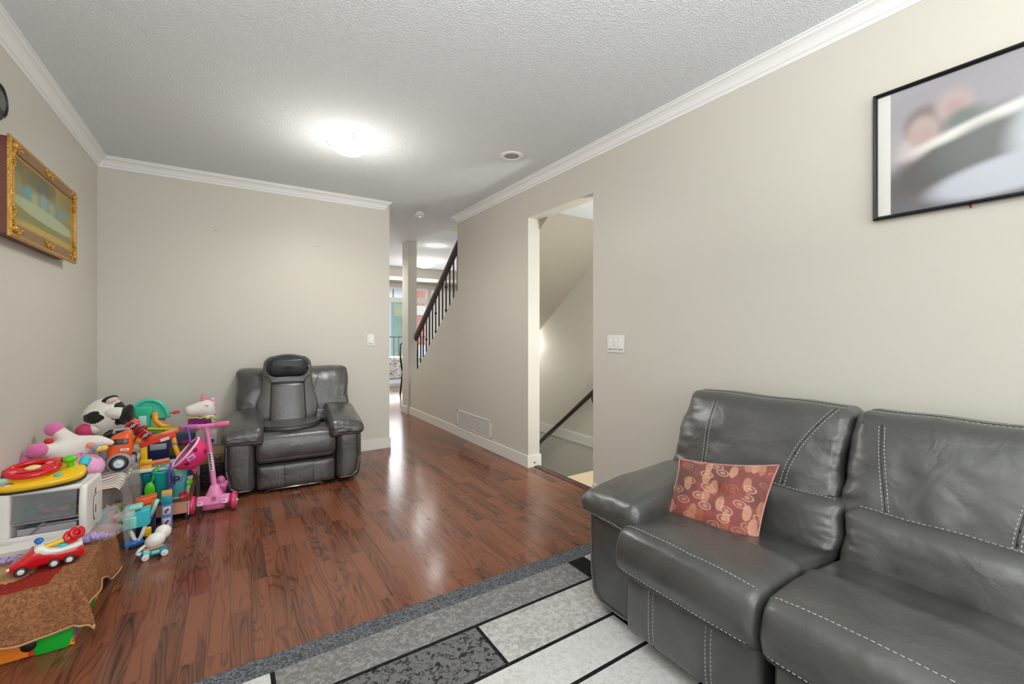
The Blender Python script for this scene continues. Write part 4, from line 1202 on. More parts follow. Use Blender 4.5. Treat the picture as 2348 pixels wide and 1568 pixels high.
def terry(name, c1, c2):
    return pile_mat(name, c1, c2, 95, (.35, .65), .9)
M_TERRY = terry('brown_terry', C(138, 90, 60), C(202, 142, 102)); M_TERRYR = terry('red_terry', C(150, 44, 38), C(186, 66, 52)); M_TERRYT = terry('tan_terry', C(206, 160, 110), C(228, 186, 140)); M_HEM = mat('tan_hem', C(206, 158, 114), .9, bump=(200, .5))
XE, YF, ZT = -.474, 2.212, .229
def drape(X, Y):
    sx_, sy_ = max(0, X - XE), max(0, YF - Y); c_ = min(sx_, sy_)
    x = min(X, XE); y = max(Y, YF); z = ZT
    z -= max(sx_, sy_) * .95 + .12 * c_
    x += .13 * sx_ + .30 * c_; y -= .13 * sy_ + .34 * c_
    z += .004 * noise.noise(Vector((X * 16, Y * 16, 2))) + .004
    if sy_ > 0:
        k = min(1, sy_ / .06); y += k * (.010 * math.sin(X * 34 + 1) - .006 + .012 * math.sin(X * 13))
        z += .010 * k * math.sin(X * 17 + 2)
    if sx_ > 0:
        k = min(1, sx_ / .06); x += k * (.004 * math.sin(Y * 30) + .008 + .008 * math.sin(Y * 11 + 1))
        low = .105 + .105 * min(1, max(0, (Y - 2.46) / .22)) + .006 * math.sin(Y * 19)
        zs = ZT + .004 - low * min(1, sx_ / .144) ** .9
        t = min(1, sy_ / .09); t = t * t * (3 - 2 * t)
        z = zs * (1 - t) + z * t
    if sx_ == 0 and sy_ == 0: z = max(z, ZT + .001)
    return Vector((x, y, max(z, .008)))
BX0, BX1, BY0, BY1 = -.812, -.330, 2.062, 2.80
nx, ny = 64, 92
q = MB()
q.grid(lambda u, v: drape(BX0 + (BX1 - BX0) * u, BY0 + (BY1 - BY0) * v), nx, ny, 0, True, .006)
k = 0
for i, f in enumerate(q.f):
    if i < nx * ny:
        X = BX0 + (BX1 - BX0) * ((i % nx) + .5) / nx; Y = BY0 + (BY1 - BY0) * ((i // nx) + .5) / ny
        if X < -.56 + .10 * (Y - 2.25) and Y > 2.245 and Y < 2.62:
            e = 1
            if ((X + .76) / .13) ** 2 + ((Y - 2.42) / .10) ** 2 < 1 and Y > 2.36 - .3 * (X + .76): e = 2
            q.mi[i] = e
BL = thing('terry_blanket', 'brown terry blanket with a red panel draped over the toy box', 'blanket', (0, 0, 0))
obj('cloth', q, [M_TERRY, M_TERRYR, M_TERRYT], BL)
q = MB(); q.tube([drape(BX0 + (BX1 - BX0) * i / 50, BY0) + Vector((0, 0, -.003)) for i in range(51)] + [drape(BX1, BY0 + (BY1 - BY0) * i / 60) + Vector((0, 0, -.003)) for i in range(1, 61)], .0042, 6); obj('hem', q, M_HEM, BL)

# ---- red toy car on the blanket
def on(px, py, Y): return at(px, py, Y)
RCAR = thing('toy_car', 'glossy red toy car with a white open cabin on the blanket', 'toy car', (-.604, 2.425, .236), 14)
L_ = .205
def body_sec(t):
    """height and half width along the car, t 0 nose .. 1 tail"""
    hz = [(.0, .028), (.08, .042), (.20, .058), (.32, .082), (.42, .088), (.60, .062), (.80, .060), (.92, .064), (1, .046)]
    for (a, h0), (b, h1) in zip(hz, hz[1:]):
        if t <= b: return h0 + (h1 - h0) * (t - a) / (b - a)
    return .045
def loft(q, secs, nseg=20, mi=0):
    """secs: (x, zlow, zhigh, halfwidth, squareness)"""
    vs = []; fs = []
    for (x, z0, z1, w_, e) in secs:
        for i in range(nseg):
            a = 2 * PI * i / nseg; c_, s_ = math.cos(a), math.sin(a)
            vs.append(Vector((x, w_ * math.copysign(abs(c_) ** e, c_), (z0 + z1) / 2 + (z1 - z0) / 2 * math.copysign(abs(s_) ** e, s_))))
    m = len(secs)
    for j in range(m - 1):
        for i in range(nseg): fs.append((j * nseg + i, j * nseg + (i + 1) % nseg, (j + 1) * nseg + (i + 1) % nseg, (j + 1) * nseg + i))
    fs.append(tuple(reversed(range(nseg)))); fs.append(tuple(range((m - 1) * nseg, m * nseg)))
    q.add([Vector((p.x, p.y, p.z)) for p in vs], [tuple(reversed(f)) for f in fs], mi, True); return q
q = MB(); loft(q, [(-.1025 + .0, .020, .030, .015, .6)] + [(-.1025 + L_ * t, .014, body_sec(t), .040 * (.7 + .3 * min(1, t * 6)) * (1 if t < .97 else .9), .45) for t in [i / 16 for i in range(1, 17)]] + [(.106, .022, .040, .03, .5)])
obj('body', q, M_RED, RCAR)
q = MB(); loft(q, [(-.036, .060, .078, .030, .5), (-.028, .052, .090, .0385, .4), (-.012, .052, .092, .0400, .4), (.004, .052, .074, .0408, .4), (.04, .050, .064, .0408, .4), (.085, .052, .070, .0405, .4), (.100, .056, .072, .036, .5)])
obj('cabin', q, M_WHT, RCAR)
q = MB(); q.rbox((.026, -.004, .083), (.080, .020, .014), .005, 3, 2, rot=rotm(0, -10, 0)); q.tube([(-.016, 0, .081), (-.008, 0, .066), (.004, -.018, .062)], .005, 8); obj('yellow_bar', q, M_YEL, RCAR)
for dx, dz, r_ in ((.068, .092, .026), (.084, .102, .026)):
    q = MB(); q.lathe([(r_ * .4, -.006), (r_ * .9, -.010), (r_, 0), (r_ * .9, .010), (r_ * .4, .006)], (dx, .0, dz), (.5, -1, .5), 20); q.lathe([(0, .007), (.008, .006), (.010, 0)], (dx, 0, dz), (.5, -1, .5), 12); obj('red_ring', q, M_RED, RCAR)
q = MB(); q.lathe([(0, .005), (.012, .004), (.014, 0), (.012, -.004), (0, -.005)], (-.020, .004, .104), (.1, -.5, 1), 18); obj('blue_button', q, M_BLUE, RCAR)
q = MB(); q.cyl((-.02, .004, .094), (-.02, .004, .104), .007, n=10); obj('button_stem', q, M_BLUE, RCAR)
for x in (-.066, .020, .062):
    for s in (-1, 1): wheel(RCAR, (x, s * .041, .0175), (0, s, 0), .0175, .012, M_BLK, M_WHT, hubr=.75)
q = MB(); q.ball((-.098, -.020, .028), (.006, .008, .006), n=10, m=6); obj('headlight', q, M_WHT, RCAR)
q = MB(); q.rbox((.045, -.012, .070), (.022, .02, .012), .003, 2, 2); obj('teal_seat', q, M_CYAN, RCAR)

# ---- white toy oven / bread maker behind
OV = thing('toy_oven', 'white toy oven with a smoky window standing on the blanket end', 'toy oven', (-.672, 2.775, .2385), -3)
hw, hd, hh = .142, .105, .232
q = MB()
q.rbox((-hw + .022, 0, hh / 2), (.044, 2 * hd, hh), .010, 3, 3); obj('side_panel', q, M_WHT, OV)
q = MB()
q.rbox((hw - .014, .004, hh / 2), (.028, 2 * hd + .03, hh), .013, 5, 4, fn=lambda p, h: Vector((p.x, p.y * (1 - .16 * (p.z / h[2]) ** 2), p.z))); o = obj('side_panel', q, M_WHT, OV)
q = MB(); q.rbox((0, .01, hh - .011), (2 * hw - .05, 2 * hd - .03, .022), .008, 4, 2); obj('top_panel', q, M_WHT, OV)
q = MB(); q.rbox((0, 0, .016), (2 * hw - .05, 2 * hd, .032), .006, 4, 2); obj('bottom_panel', q, M_WHT, OV)
q = MB(); q.rbox((0, hd - .006, hh / 2), (2 * hw - .05, .010, hh - .02), .004, 4, 2); obj('back_panel', q, M_GREYP, OV)
q = MB(); q.rbox((-.01, -hd + .016, .160), (2 * hw - .058, .006, .115), .0025, 4, 2, rot=rotm(-8, 0, 0)); obj('window', q, M_WIN, OV)
q = MB(); q.rbox((.0, -.02, .092), (2 * hw - .06, .12, .008), .003, 4, 2); obj('shelf', q, M_GREYP, OV)
for x, cl in ((-.075, 'teal'), (-.020, 'pink'), (.035, 'tan'), (.085, 'olive')):
    q = MB(); q.ball((x, .01, .112), (.024, .020, .016), n=14, m=8); obj('play_food', q, {'teal': M_TEAL, 'pink': mat('dusty_pink', C(190, 110, 120), .5), 'tan': mat('toy_tan', C(180, 150, 120), .5), 'olive': mat('toy_olive', C(110, 110, 50), .5)}[cl], OV)
q = MB(); q.rbox((.015, -hd + .004, .062), (2 * hw - .10, .010, .030), .004, 4, 2); q.rbox((.05, -hd + .006, .082), (.13, .008, .005), .002, 2, 1); obj('front_bar', q, M_GREYP, OV)
q = MB(); q.prism([(-.06, -hd - .004, .034), (-.045, -hd - .004, .034), (.012, -hd - .004, .094), (.0, -hd - .004, .094)], (0, .006, 0)); obj('diagonal_strut', q, mat('strut_grey', C(120, 122, 124), .4), OV)
q = MB(); q.rbox((-.005, -hd - .006, .030), (2 * hw - .045, .012, .040), .005, 4, 2); obj('lower_rail', q, M_WHT, OV)
q = MB(); q.ball((hw + .0012, -.005, .098), (.002, .022, .058), n=20, m=10); o2 = obj('oval_badge', q, mat('badge_outline', C(70, 66, 64), .5), OV)
q = MB(); q.ball((hw + .0022, -.005, .098), (.002, .019, .053), n=20, m=10); obj('badge_face', q, M_WHT, o2)
q = MB(); q.ball((hw + .0040, -.005, .092), (.0015, .008, .022), n=12, m=8); obj('badge_print', q, mat('badge_brown', C(126, 84, 76), .5), o2)
q = MB(); q.ball((hw + .0008, .012, .170), (.002, .010, .016), n=14, m=8); o3 = obj('red_badge', q, mat('badge_red', C(190, 40, 60), .4), OV)
q = MB(); q.ball((hw + .0018, .012, .170), (.002, .005, .010), n=12, m=6); obj('badge_centre', q, M_WHT, o3)

# ---- clear bags beside the oven
def baggy(par, name, c, s, m, seed, amp=.25):
    q = MB()
    def fn(p):
        d = p.normalized(); return p * (1 + amp * noise.fractal(d * 2.3 + Vector((seed, 0, 0)), .9, 2, 3))
    q.ball(c, s, n=30, m=18, fn=fn); return obj(name, q, m, par)
B1 = thing('plastic_bag', 'clear plastic bag of purple beads between the oven and the blanket', 'bag', (-.50, 2.60, .240))
baggy(B1, 'bag', (0, 0, .026), (.090, .050, .036), M_BAG, 3); random.seed(9); q = MB()
for i in range(70):
    a_, r_ = random.random() * 6.28, math.sqrt(random.random())
    q.ball((-.008 + .062 * r_ * math.cos(a_), .026 * r_ * math.sin(a_), .008 + .022 * random.random() * (1 - r_ * .7)), .007, n=8, m=6)
tag(obj('purple_beads', q, mat('purple_beads', C(176, 150, 222), .35), B1), kind='stuff')
B2 = thing('plastic_bag', 'crumpled clear bag bunched against the right side of the oven', 'bag', (-.475, 2.745, .245))
baggy(B2, 'bag', (0, 0, .04), (.040, .055, .045), M_BAG, 13, .35); baggy(B2, 'bag_end', (.055, -.01, .035), (.035, .030, .022), M_BAG, 17, .3)
B3 = thing('plastic_bag', 'clear bag of purple beads at the left behind the red toy car', 'bag', (-.735, 2.525, .240))
baggy(B3, 'bag', (0, 0, .018), (.060, .032, .022), M_BAG, 23)
q = MB()
for i in range(40):
    a_, r_ = random.random() * 6.28, math.sqrt(random.random())
    q.ball((.045 * r_ * math.cos(a_), .018 * r_ * math.sin(a_), .008 + .012 * random.random()), .006, n=8, m=6)
tag(obj('purple_beads', q, mat('purple_beads', C(176, 150, 222), .35), B3), kind='stuff')
WB = thing('flat_carton', 'flattened white carton lying in front of the toy oven', 'carton', (-.70, 2.63, .240), 3)
q = MB(); q.rbox((0, 0, .014), (.22, .06, .022), .004, 4, 2, rot=rotm(14, 0, 0)); obj('carton', q, mat('white_card', C(232, 230, 224), .6), WB)

# ---- yellow steering-wheel toy on the oven
YT = thing('steering_wheel_toy', 'yellow toy dashboard with a red steering wheel on top of the oven', 'toy', (-.700, 2.770, .4735), 6)
pts = [(-.145, -.045), (-.11, -.085), (-.03, -.098), (.06, -.095), (.125, -.075), (.142, -.03), (.125, .035), (.085, .080), (.02, .098), (-.06, .092), (-.12, .060), (-.150, .0)]
def smooth_poly(p, n=5):
    o_ = []
    m = len(p)
    for i in range(m):
        p0, p1, p2, p3 = [Vector((*p[(i + k) % m], 0)) for k in (-1, 0, 1, 2)]
        for j in range(n):
            t = j / n; o_.append(.5 * ((2 * p1) + (-p0 + p2) * t + (2 * p0 - 5 * p1 + 4 * p2 - p3) * t * t + (-p0 + 3 * p1 - 3 * p2 + p3) * t ** 3))
    return o_
TI = rotm(17, -2, 0)
def tilt(mb, z=.034): mb.v = [TI @ p + Vector((0, 0, z)) for p in mb.v]; return mb
sp_ = smooth_poly(pts)
def slab2(poly, z0, z1, inset=.006, mi=0):
    q = MB(); n = len(poly); c_ = sum(poly, Vector((0, 0, 0))) / n
    rings = [(1, z0), (1, z1 - inset), (1 - inset / .1, z1)]
    vs = [Vector((c_.x + (p.x - c_.x) * k, c_.y + (p.y - c_.y) * k, z)) for k, z in rings for p in poly]
    fs = [(j * n + i, j * n + (i + 1) % n, (j + 1) * n + (i + 1) % n, (j + 1) * n + i) for j in range(2) for i in range(n)]
    fs += [tuple(reversed(range(n))), tuple(range(2 * n, 3 * n))]
    q.add(vs, fs, mi, True); return q
obj('base', tilt(slab2(sp_, 0, .024)), M_YEL, YT)
obj('base_rim', tilt(slab2([p * 1.012 for p in sp_], -.008, .002, .002)), M_BLK, YT)
q = MB(); q.tube([(-.028 + .078 * math.cos(a), .004 + .060 * math.sin(a), .044) for a in [2 * PI * i / 36 for i in range(36)]], .012, 10, closed=True); q.rbox((-.028, .004, .042), (.150, .042, .014), .006, 4, 2); sw = obj('steering_wheel', tilt(q), M_RED, YT)
q = MB(); q.ball((-.028, .004, .050), (.026, .018, .008), n=18, m=8); obj('horn_button', tilt(q), M_CREAM, sw)
for x, y in ((-.085, -.012), (.020, .026)):
    q = MB(); q.ball((x, y, .050), (.014, .010, .006), n=12, m=6); obj('wheel_button', tilt(q), mat('rose_plastic', C(240, 110, 130), .3), sw)
for i, (x, y, m_) in enumerate(((-.055, .072, M_YEL), (-.01, .083, M_GREYP), (.035, .083, M_ORG), (.072, .070, mat('rose_plastic', C(240, 110, 130), .3)))):
    q = MB(); q.rbox((x, y, .032), (.034, .022, .012), .004, 2, 2, rot=rotm(0, 0, -16 * i + 12)); f_ = obj('key_button', tilt(q), m_, YT)
    q = MB(); q.rbox((x, y, .028), (.042, .030, .010), .003, 2, 2, rot=rotm(0, 0, -16 * i + 12)); obj('key_surround', tilt(q), mat('dark_red_plastic', C(130, 20, 34), .35), f_)
q = MB(); q.cyl((.088, .010, .02), (.088, .010, .05), .012, .010, 12); q.ball((.088, .012, .062), (.026, .020, .014), n=16, m=10); obj('gear_lever', tilt(q), M_GREEN, YT)
q = MB(); q.cyl((.126, .018, .012), (.136, .052, .030), .018, .020, 14); obj('blue_knob', tilt(q), M_CYAN, YT)
q = MB(); q.lathe([(0, .001), (.014, .001), (.016, -.004)], (.1365, .053, .0305), (.28, .9, .5), 14); obj('knob_end', tilt(q), M_NAVYP, YT)
q = MB(); q.ball((.055, -.055, .026), (.014, .014, .008), n=12, m=6); obj('blue_flower_button', tilt(q), M_CYAN, YT)
q = MB(); q.rbox((-.128, .012, .040), (.026, .030, .034), .008, 2, 3); o = obj('mirror_block', tilt(q), M_RED, YT)
q = MB(); q.rbox((-.128, -.005, .042), (.010, .006, .026), .002, 2, 1); obj('orange_strip', tilt(q), M_ORG, o)
q = MB(); q.ball((-.118, -.030, .028), (.030, .010, .010), n=14, m=6); obj('pale_blue_trim', tilt(q), M_MINT, YT)
q = MB(); q.ball((-.100, -.062, .0235), (.026, .014, .004), n=14, m=6); obj('silver_mirror', tilt(q), mat('toy_mirror', (.6, .6, .62), .2, .8), YT)

# ---- clear storage tub under a striped cloth
ST = thing('storage_tub', 'clear plastic storage tub of toys under the striped cloth', 'storage tub', (-.664, 3.27, 0))
q = MB()
def tubwall(u, v):
    per = [(-.145, -.34), (.135, -.34), (.150, -.30), (.150, .30), (.130, .34), (-.145, .34)]
    n = len(per); t = u * n; i = int(t) % n; f_ = t - int(t); a, b = per[i], per[(i + 1) % n]
    k = .86 + .14 * v
    return ((a[0] + (b[0] - a[0]) * f_) * k, (a[1] + (b[1] - a[1]) * f_) * k, .004 + .372 * v)
q.grid(tubwall, 60, 8, 0, True, .003); obj('wall', q, M_TUB, ST)
q = MB(); q.rbox((0, 0, .006), (.24, .57, .008), .003, 2, 2); obj('bottom', q, M_TUB, ST)
M_STRIPE = None
def stripe_mat():
    m, nt, N, L, b = new_mat('striped_cloth')
    tc = N.new('ShaderNodeTexCoord'); w_ = N.new('ShaderNodeTexWave'); w_.wave_type = 'BANDS'; w_.bands_direction = 'Y'
    w_.inputs['Scale'].default_value = 14; w_.inputs['Distortion'].default_value = 1.2; w_.inputs['Detail'].default_value = 1
    L.new(tc.outputs['Object'], w_.inputs['Vector'])
    r_ = ramp(N, [(.30, C(150, 132, 118)), (.52, C(236, 230, 220))]); L.new(w_.outputs['Fac'], r_.inputs[0]); L.new(r_.outputs[0], b.inputs['Base Color'])
    b.inputs['Roughness'].default_value = .9
    return m
q = MB()
def clothf(u, v):
    X = -.150 + .372 * u; Y = -.39 + .80 * v
    xe = .186
    s_ = max(0, X - xe); z = .386 + .018 * noise.noise(Vector((X * 9, Y * 9, 4))) + .006 * math.sin(Y * 40 + X * 20)
    if Y < -.33: z -= 0
    k = .035 * v
    return (min(X, xe) + .55 * s_, Y, z - .55 * s_ - .6 * max(0, s_ - .03) + k)
q.grid(clothf, 40, 70, 0, True, .004)
SC = thing('striped_cloth', 'brown and cream striped cloth spread over the clear storage tub', 'cloth', (-.664, 3.27, .006))
obj('cloth', q, stripe_mat(), SC)
q = MB()
def sheet(u, v):
    Y = -.37 + .71 * u; z = .392 - .36 * v
    x = .186 + .012 + .012 * math.sin(PI * v) * (.6 + .4 * math.sin(Y * 23)) + .010 * noise.noise(Vector((Y * 7, z * 7, 1))) + .02 * v
    return (x, Y + .02 * math.sin(v * 6), z)
q.grid(sheet, 44, 24, 0, True, .0012)
SH = thing('plastic_sheet', 'loose clear plastic hanging down the right side of the storage tub', 'plastic sheet', (-.664, 3.27, .0))
obj('sheet', q, M_BAG, SH)
tubs = [('toy_bottle', 'orange based toy bottle seen through the clear tub', 'toy bottle', (.088, -.22, .012)), ('toy_block', 'coral toy block seen inside the clear tub', 'toy block', (.095, -.10, .012)),
        ('toy_cup', 'teal toy cup seen high inside the clear tub', 'toy cup', (.075, -.14, .155)), ('toy_ball', 'blue toy ball at the near end inside the clear tub', 'toy ball', (.06, -.275, .010)),
        ('toy_block', 'yellow toy block at the far end inside the clear tub', 'toy block', (.095, .10, .012)), ('toy_cone', 'navy toy cone at the far end inside the clear tub', 'toy', (.085, .21, .012))]
for i, (nm, lb, ct, p) in enumerate(tubs):
    t = thing(nm, lb, ct, (-.650 + p[0], 3.27 + p[1], p[2]))
    q = MB()
    if i == 0:
        q.lathe([(0, 0), (.026, 0), (.028, .02), (.026, .035)], n=18); obj('base', q, M_ORG, t)
        q = MB(); q.lathe([(.026, .035), (.026, .09), (.012, .115), (.012, .13), (0, .13)], n=18); obj('bottle', q, M_GREYP, t)
    elif i == 1: q.rbox((0, 0, .08), (.06, .08, .16), .01, 3, 3); obj('block', q, mat('coral_plastic', C(226, 96, 84), .35), t)
    elif i == 2: q.lathe([(0, 0), (.026, 0), (.032, .05), (.029, .05), (.024, .004)], n=18); obj('cup', q, M_TEAL, t)
    elif i == 3: q.ball((0, 0, .035), .035); obj('ball', q, mat('sky_blue', C(90, 170, 220), .35), t)
    elif i == 4: q.rbox((0, 0, .07), (.05, .06, .14), .01, 3, 3); obj('block', q, M_LIME, t)
    else: q.lathe([(0, 0), (.035, 0), (.012, .13), (0, .135)], n=18); obj('cone', q, M_NAVYP, t)
# crate that holds the cup up
t = thing('toy_crate', 'grey toy crate seen inside the clear tub', 'toy crate', (-.575, 3.13, .0105)); q = MB(); q.rbox((0, -.0, .070), (.08, .10, .140), .008, 3, 2); obj('crate', q, M_GREYP, t)
bpy.data.objects['toy_cup'].location = (-.575, 3.13, .153)

# ---- pink plush cushion and the white unicorn lying on it
PC = thing('pink_cushion', 'pink plush cushion with a strap under the unicorn plush', 'cushion', (-.640, 3.00, .412))
q = MB(); q.ball((.022, .0, .058), (.082, .080, .068), n=26, m=16, fn=lambda p: Vector((p.x, p.y, p.z * (1.0 if p.z > 0 else .92)))); obj('cushion', q, M_PINKL, PC)
q = MB(); q.ball((-.115, -.02, .035), (.075, .045, .035), n=20, m=12); obj('side_pad', q, M_PINKL, PC)
q = MB(); q.tube([(.000 + .010 * math.sin(a), .0 - .080 * math.cos(a), .058 + .070 * math.sin(a)) for a in [PI * i / 14 - .4 for i in range(15)]], .010, 8); obj('strap', q, mat('strap_pink', C(240, 130, 206), .6), PC)
UN = thing('plush_unicorn', 'white plush unicorn with pink hooves lying on its back on the pink cushion', 'plush toy', (-.650, 3.04, .50))
def skin(name, verts, edges, m, par, sub=2, root=0):
    me = bpy.data.meshes.new(name); me.from_pydata([v[0] for v in verts], edges, []); me.materials.append(m)
    o = bpy.data.objects.new(name, me); COL.objects.link(o); o.parent = par
    sk = o.modifiers.new('skin', 'SKIN'); sk.use_smooth_shade = True
    for i, v in enumerate(verts):
        d = me.skin_vertices[0].data[i]; r_ = v[1]; d.radius = (r_, r_) if not isinstance(r_, tuple) else r_
        d.use_root = (i == root)
    sb = o.modifiers.new('sub', 'SUBSURF'); sb.levels = sub; sb.render_levels = sub
    return o
def rel(px, py, Y, base): return tuple(at(px, py, Y) - Vector(base))
ub = (-.650, 3.04, .50)
uv_ = [(rel(160, 1035, 3.06, ub), .058), (rel(190, 1022, 3.06, ub), .056), (rel(222, 1012, 3.05, ub), .040), (rel(244, 1013, 3.05, ub), .022),
       (rel(150, 1005, 3.08, ub), .036), (rel(135, 990, 3.10, ub), .030), (rel(122, 982, 3.12, ub), .028),
       (rel(115, 1034, 2.99, ub), .036), (rel(97, 1034, 2.97, ub), .034), (rel(84, 1034, 2.96, ub), .030),
       (rel(115, 1062, 3.00, ub), .034), (rel(80, 1062, 2.98, ub), .032), (rel(58, 1062, 2.97, ub), .028),
       (rel(262, 1016, 3.05, ub), .008)]
skin('body', uv_, [(0, 1), (1, 2), (2, 3), (3, 13), (0, 4), (4, 5), (5, 6), (0, 7), (7, 8), (8, 9), (0, 10), (10, 11), (11, 12)], M_FURW, UN)
for px, py, Y, r_ in ((124, 984, 3.10, .036), (86, 1033, 2.955, .038), (50, 1061, 2.965, .038)):
    q = MB(); q.ball(rel(px, py, Y, ub), (r_, r_ * .95, r_ * .95), n=18, m=12); obj('hoof', q, M_PINKF, UN)
for i, (px, py, m_) in enumerate(((208, 1021, mat('mane_orange', C(240, 150, 120), .8)), (218, 1026, mat('mane_blue', C(130, 160, 200), .8)), (228, 1029, mat('mane_yellow', C(240, 206, 90), .8)), (238, 1027, mat('mane_yellow', C(240, 206, 90), .8)))):
    q = MB(); q.ball(rel(px, py, 2.99, ub), (.018, .012, .014), n=12, m=8); obj('mane_tuft', q, m_, UN)
q = MB(); q.ball(rel(112, 1011, 3.02, ub), (.018, .016, .014), n=14, m=8); obj('red_toe', q, mat('red_felt', C(214, 40, 36), .8), UN)

# ---- orange toy truck
TK = thing('toy_truck', 'orange and grey toy truck with one big wheel showing on the striped cloth', 'toy truck', (-.497, 3.13, .417), 4)
q = MB(); q.rbox((-.030, .050, .085), (.115, .12, .075), .018, 4, 3); obj('body', q, M_GREYP, TK)
q = MB(); q.rbox((.0, .0, .118), (.104, .095, .145), .024, 5, 4, fn=lambda p, h: Vector((p.x * (1 - .12 * max(0, p.z / h[2])), p.y * (1 - .18 * max(0, p.z / h[2])), p.z + .02 * p.x / h[0]))); cab = obj('cab', q, M_ORG, TK)
q = MB(); q.rbox((.004, -.0425, .150), (.062, .008, .030), .003, 3, 2, rot=rotm(-9, 2, 0)); obj('window', q, mat('toy_dark_glass', (.03, .02, .02), .15), cab)
q = MB(); q.rbox((.020, -.0475, .106), (.036, .003, .013), .001, 1, 1, rot=rotm(0, 4, 0)); o4 = obj('name_plate', q, M_WHT, cab)
q = MB(); put_text(q, 'CRII', .012, (.020, -.0494, .106), (1, 0, 0), (0, 0, 1)); obj('plate_lettering', q, mat('ink_black', (.02, .02, .02), .5), cab)
q = MB(); q.lathe([(.040, -.022), (.050, -.018), (.054, 0), (.050, .012), (.040, .012)], (-.002, -.040, .038), (0, -1, 0), 26); q.rbox((.0, .0, .034), (.122, .085, .050), .016, 4, 3); obj('fender', q, M_GREYP, TK)
wheel(TK, (-.002, -.060, .040), (.12, -1, .05), .040, .022, M_BLK, mat('pale_hub', C(206, 226, 236), .4), hubr=.66)
for x in (-.050, .050): wheel(TK, (x, .085, .030), (math.copysign(1, x), 0, 0), .030, .024, M_BLK, mat('pale_hub', C(206, 226, 236), .4), hubr=.66)
q = MB(); q.tube([(-.03, .030, .185), (-.03, .050, .200), (.03, .050, .200), (.03, .030, .185)], .008, 8); obj('roll_bar', q, M_GREYP, TK)

# ---- black and white cow plush in the corner
CW = thing('plush_cow', 'black and white cow plush slumped in the corner behind the unicorn', 'plush toy', tuple(at(240, 1003, 3.62)))
cb_ = tuple(at(240, 1003, 3.62))
def spot(c, r_): return c, r_
spots = [(Vector(rel(215, 957, 3.55, cb_)), (.047, .036)), (Vector(rel(281, 948, 3.55, cb_)), (.045, .075)), (Vector(rel(268, 995, 3.55, cb_)), (.060, .03)), (Vector(rel(213, 988, 3.5, cb_)), (.02, .025))]
q = MB(); cc = Vector(rel(243, 957, 3.62, cb_)); q.ball(cc, (.108, .10, .118), n=110, m=80, fn=lambda p: p * (1 + .05 * noise.noise(p * 14)))
q.mi = []
for f_ in q.f:
    m_ = sum((q.v[i] for i in f_), Vector()) / len(f_); k = 0
    for c_, (rx, rz) in spots:
        if ((m_.x - c_.x) / rx) ** 2 + ((m_.z - c_.z) / rz) ** 2 + .55 * noise.noise(m_ * 28) < 1 and m_.y < cc.y + .03: k = 1
    q.mi.append(k)
obj('head', q, [M_FURW, M_FURB], CW)
q = MB(); q.ball(rel(270, 947, 3.54, cb_), (.060, .040, .036), rot=rotm(0, 6, 0), n=24, m=16, fn=lambda p: p * (1 + .05 * noise.noise(p * 20))); obj('front_leg', q, M_FURW, CW)
q = MB(); q.ball(rel(217, 983, 3.55, cb_), (.030, .03, .032), n=18, m=12, fn=lambda p: p * (1 + .08 * noise.noise(p * 30))); obj('cheek', q, M_FURW, CW)
q = MB(); q.ball(rel(290, 947, 3.53, cb_), (.030, .036, .056), rot=rotm(0, 24, 0), n=18, m=12); q.ball(rel(296, 955, 3.52, cb_), (.024, .03, .034), n=16, m=10); obj('black_foot', q, M_FURB, CW)
q = MB(); q.ball(rel(252, 916, 3.58, cb_), (.042, .022, .022), rot=rotm(0, -22, 0), n=18, m=12); e = obj('ear', q, M_FURB, CW)
q = MB(); q.ball(rel(257, 917, 3.555, cb_), (.030, .010, .015), rot=rotm(0, -22, 0), n=16, m=10); obj('inner_ear', q, mat('ear_pink', C(232, 196, 186), .85), e)
q = MB(); q.ball(rel(246, 992, 3.65, cb_), (.095, .09, .075), n=24, m=14); obj('body', q, M_FURW, CW)
q = MB(); q.ball(rel(198, 988, 3.56, cb_), (.050, .05, .045), n=18, m=12); obj('pink_scarf', q, mat('raspberry_cloth', C(206, 66, 110), .85), CW)
q = MB(); q.ball(rel(266, 994, 3.51, cb_), (.06, .04, .022), rot=rotm(0, -14, 0), n=18, m=10); obj('arm', q, M_FURB, CW)
# ---- low wooden toy table and what stands on it
TT = thing('low_table', 'low chipboard table with a paper covered top in the toy corner', 'table', (-.338, 3.66, 0))
M_CHIP = mat('chipboard', C(214, 150, 120), .6, vary=(30, .1)); M_DKW = mat('dark_edge_wood', C(92, 64, 52), .5)
q = MB(); q.rbox((0, 0, .082), (.256, .66, .076), .003, 3, 2); obj('body', q, M_CHIP, TT)
q = MB(); q.rbox((0, 0, .126), (.272, .68, .012), .004, 3, 2); obj('top', q, M_DKW, TT)
for x in (-.112, .112):
    for y in (-.315, .315):
        q = MB(); q.cyl((x, y, 0), (x, y, .045), .014, n=14); obj('leg', q, M_BLK, TT)
q = MB(); q.cyl((.121, -.322, .03), (.121, -.322, .118), .009, n=12); obj('corner_post', q, M_CHROME, TT)
PP = thing('drawing_sheet', 'cream lined drawing paper lying on the low table by the scooter', 'paper', (-.315, 3.66, .1325))
m, nt, N, L, b = new_mat('lined_paper')
tc = N.new('ShaderNodeTexCoord'); wv = N.new('ShaderNodeTexWave'); wv.bands_direction = 'Y'; wv.inputs['Scale'].default_value = 16; wv.inputs['Distortion'].default_value = 2.5
L.new(tc.outputs['Object'], wv.inputs['Vector']); rp = ramp(N, [(.0, C(150, 140, 104)), (.10, C(226, 216, 176)), (1, C(232, 224, 190))]); L.new(wv.outputs['Fac'], rp.inputs[0]); L.new(rp.outputs[0], b.inputs['Base Color'])
q = MB(); q.rbox((0, 0, .001), (.19, .62, .002), .0008, 4, 1); obj('sheet', q, m, PP)

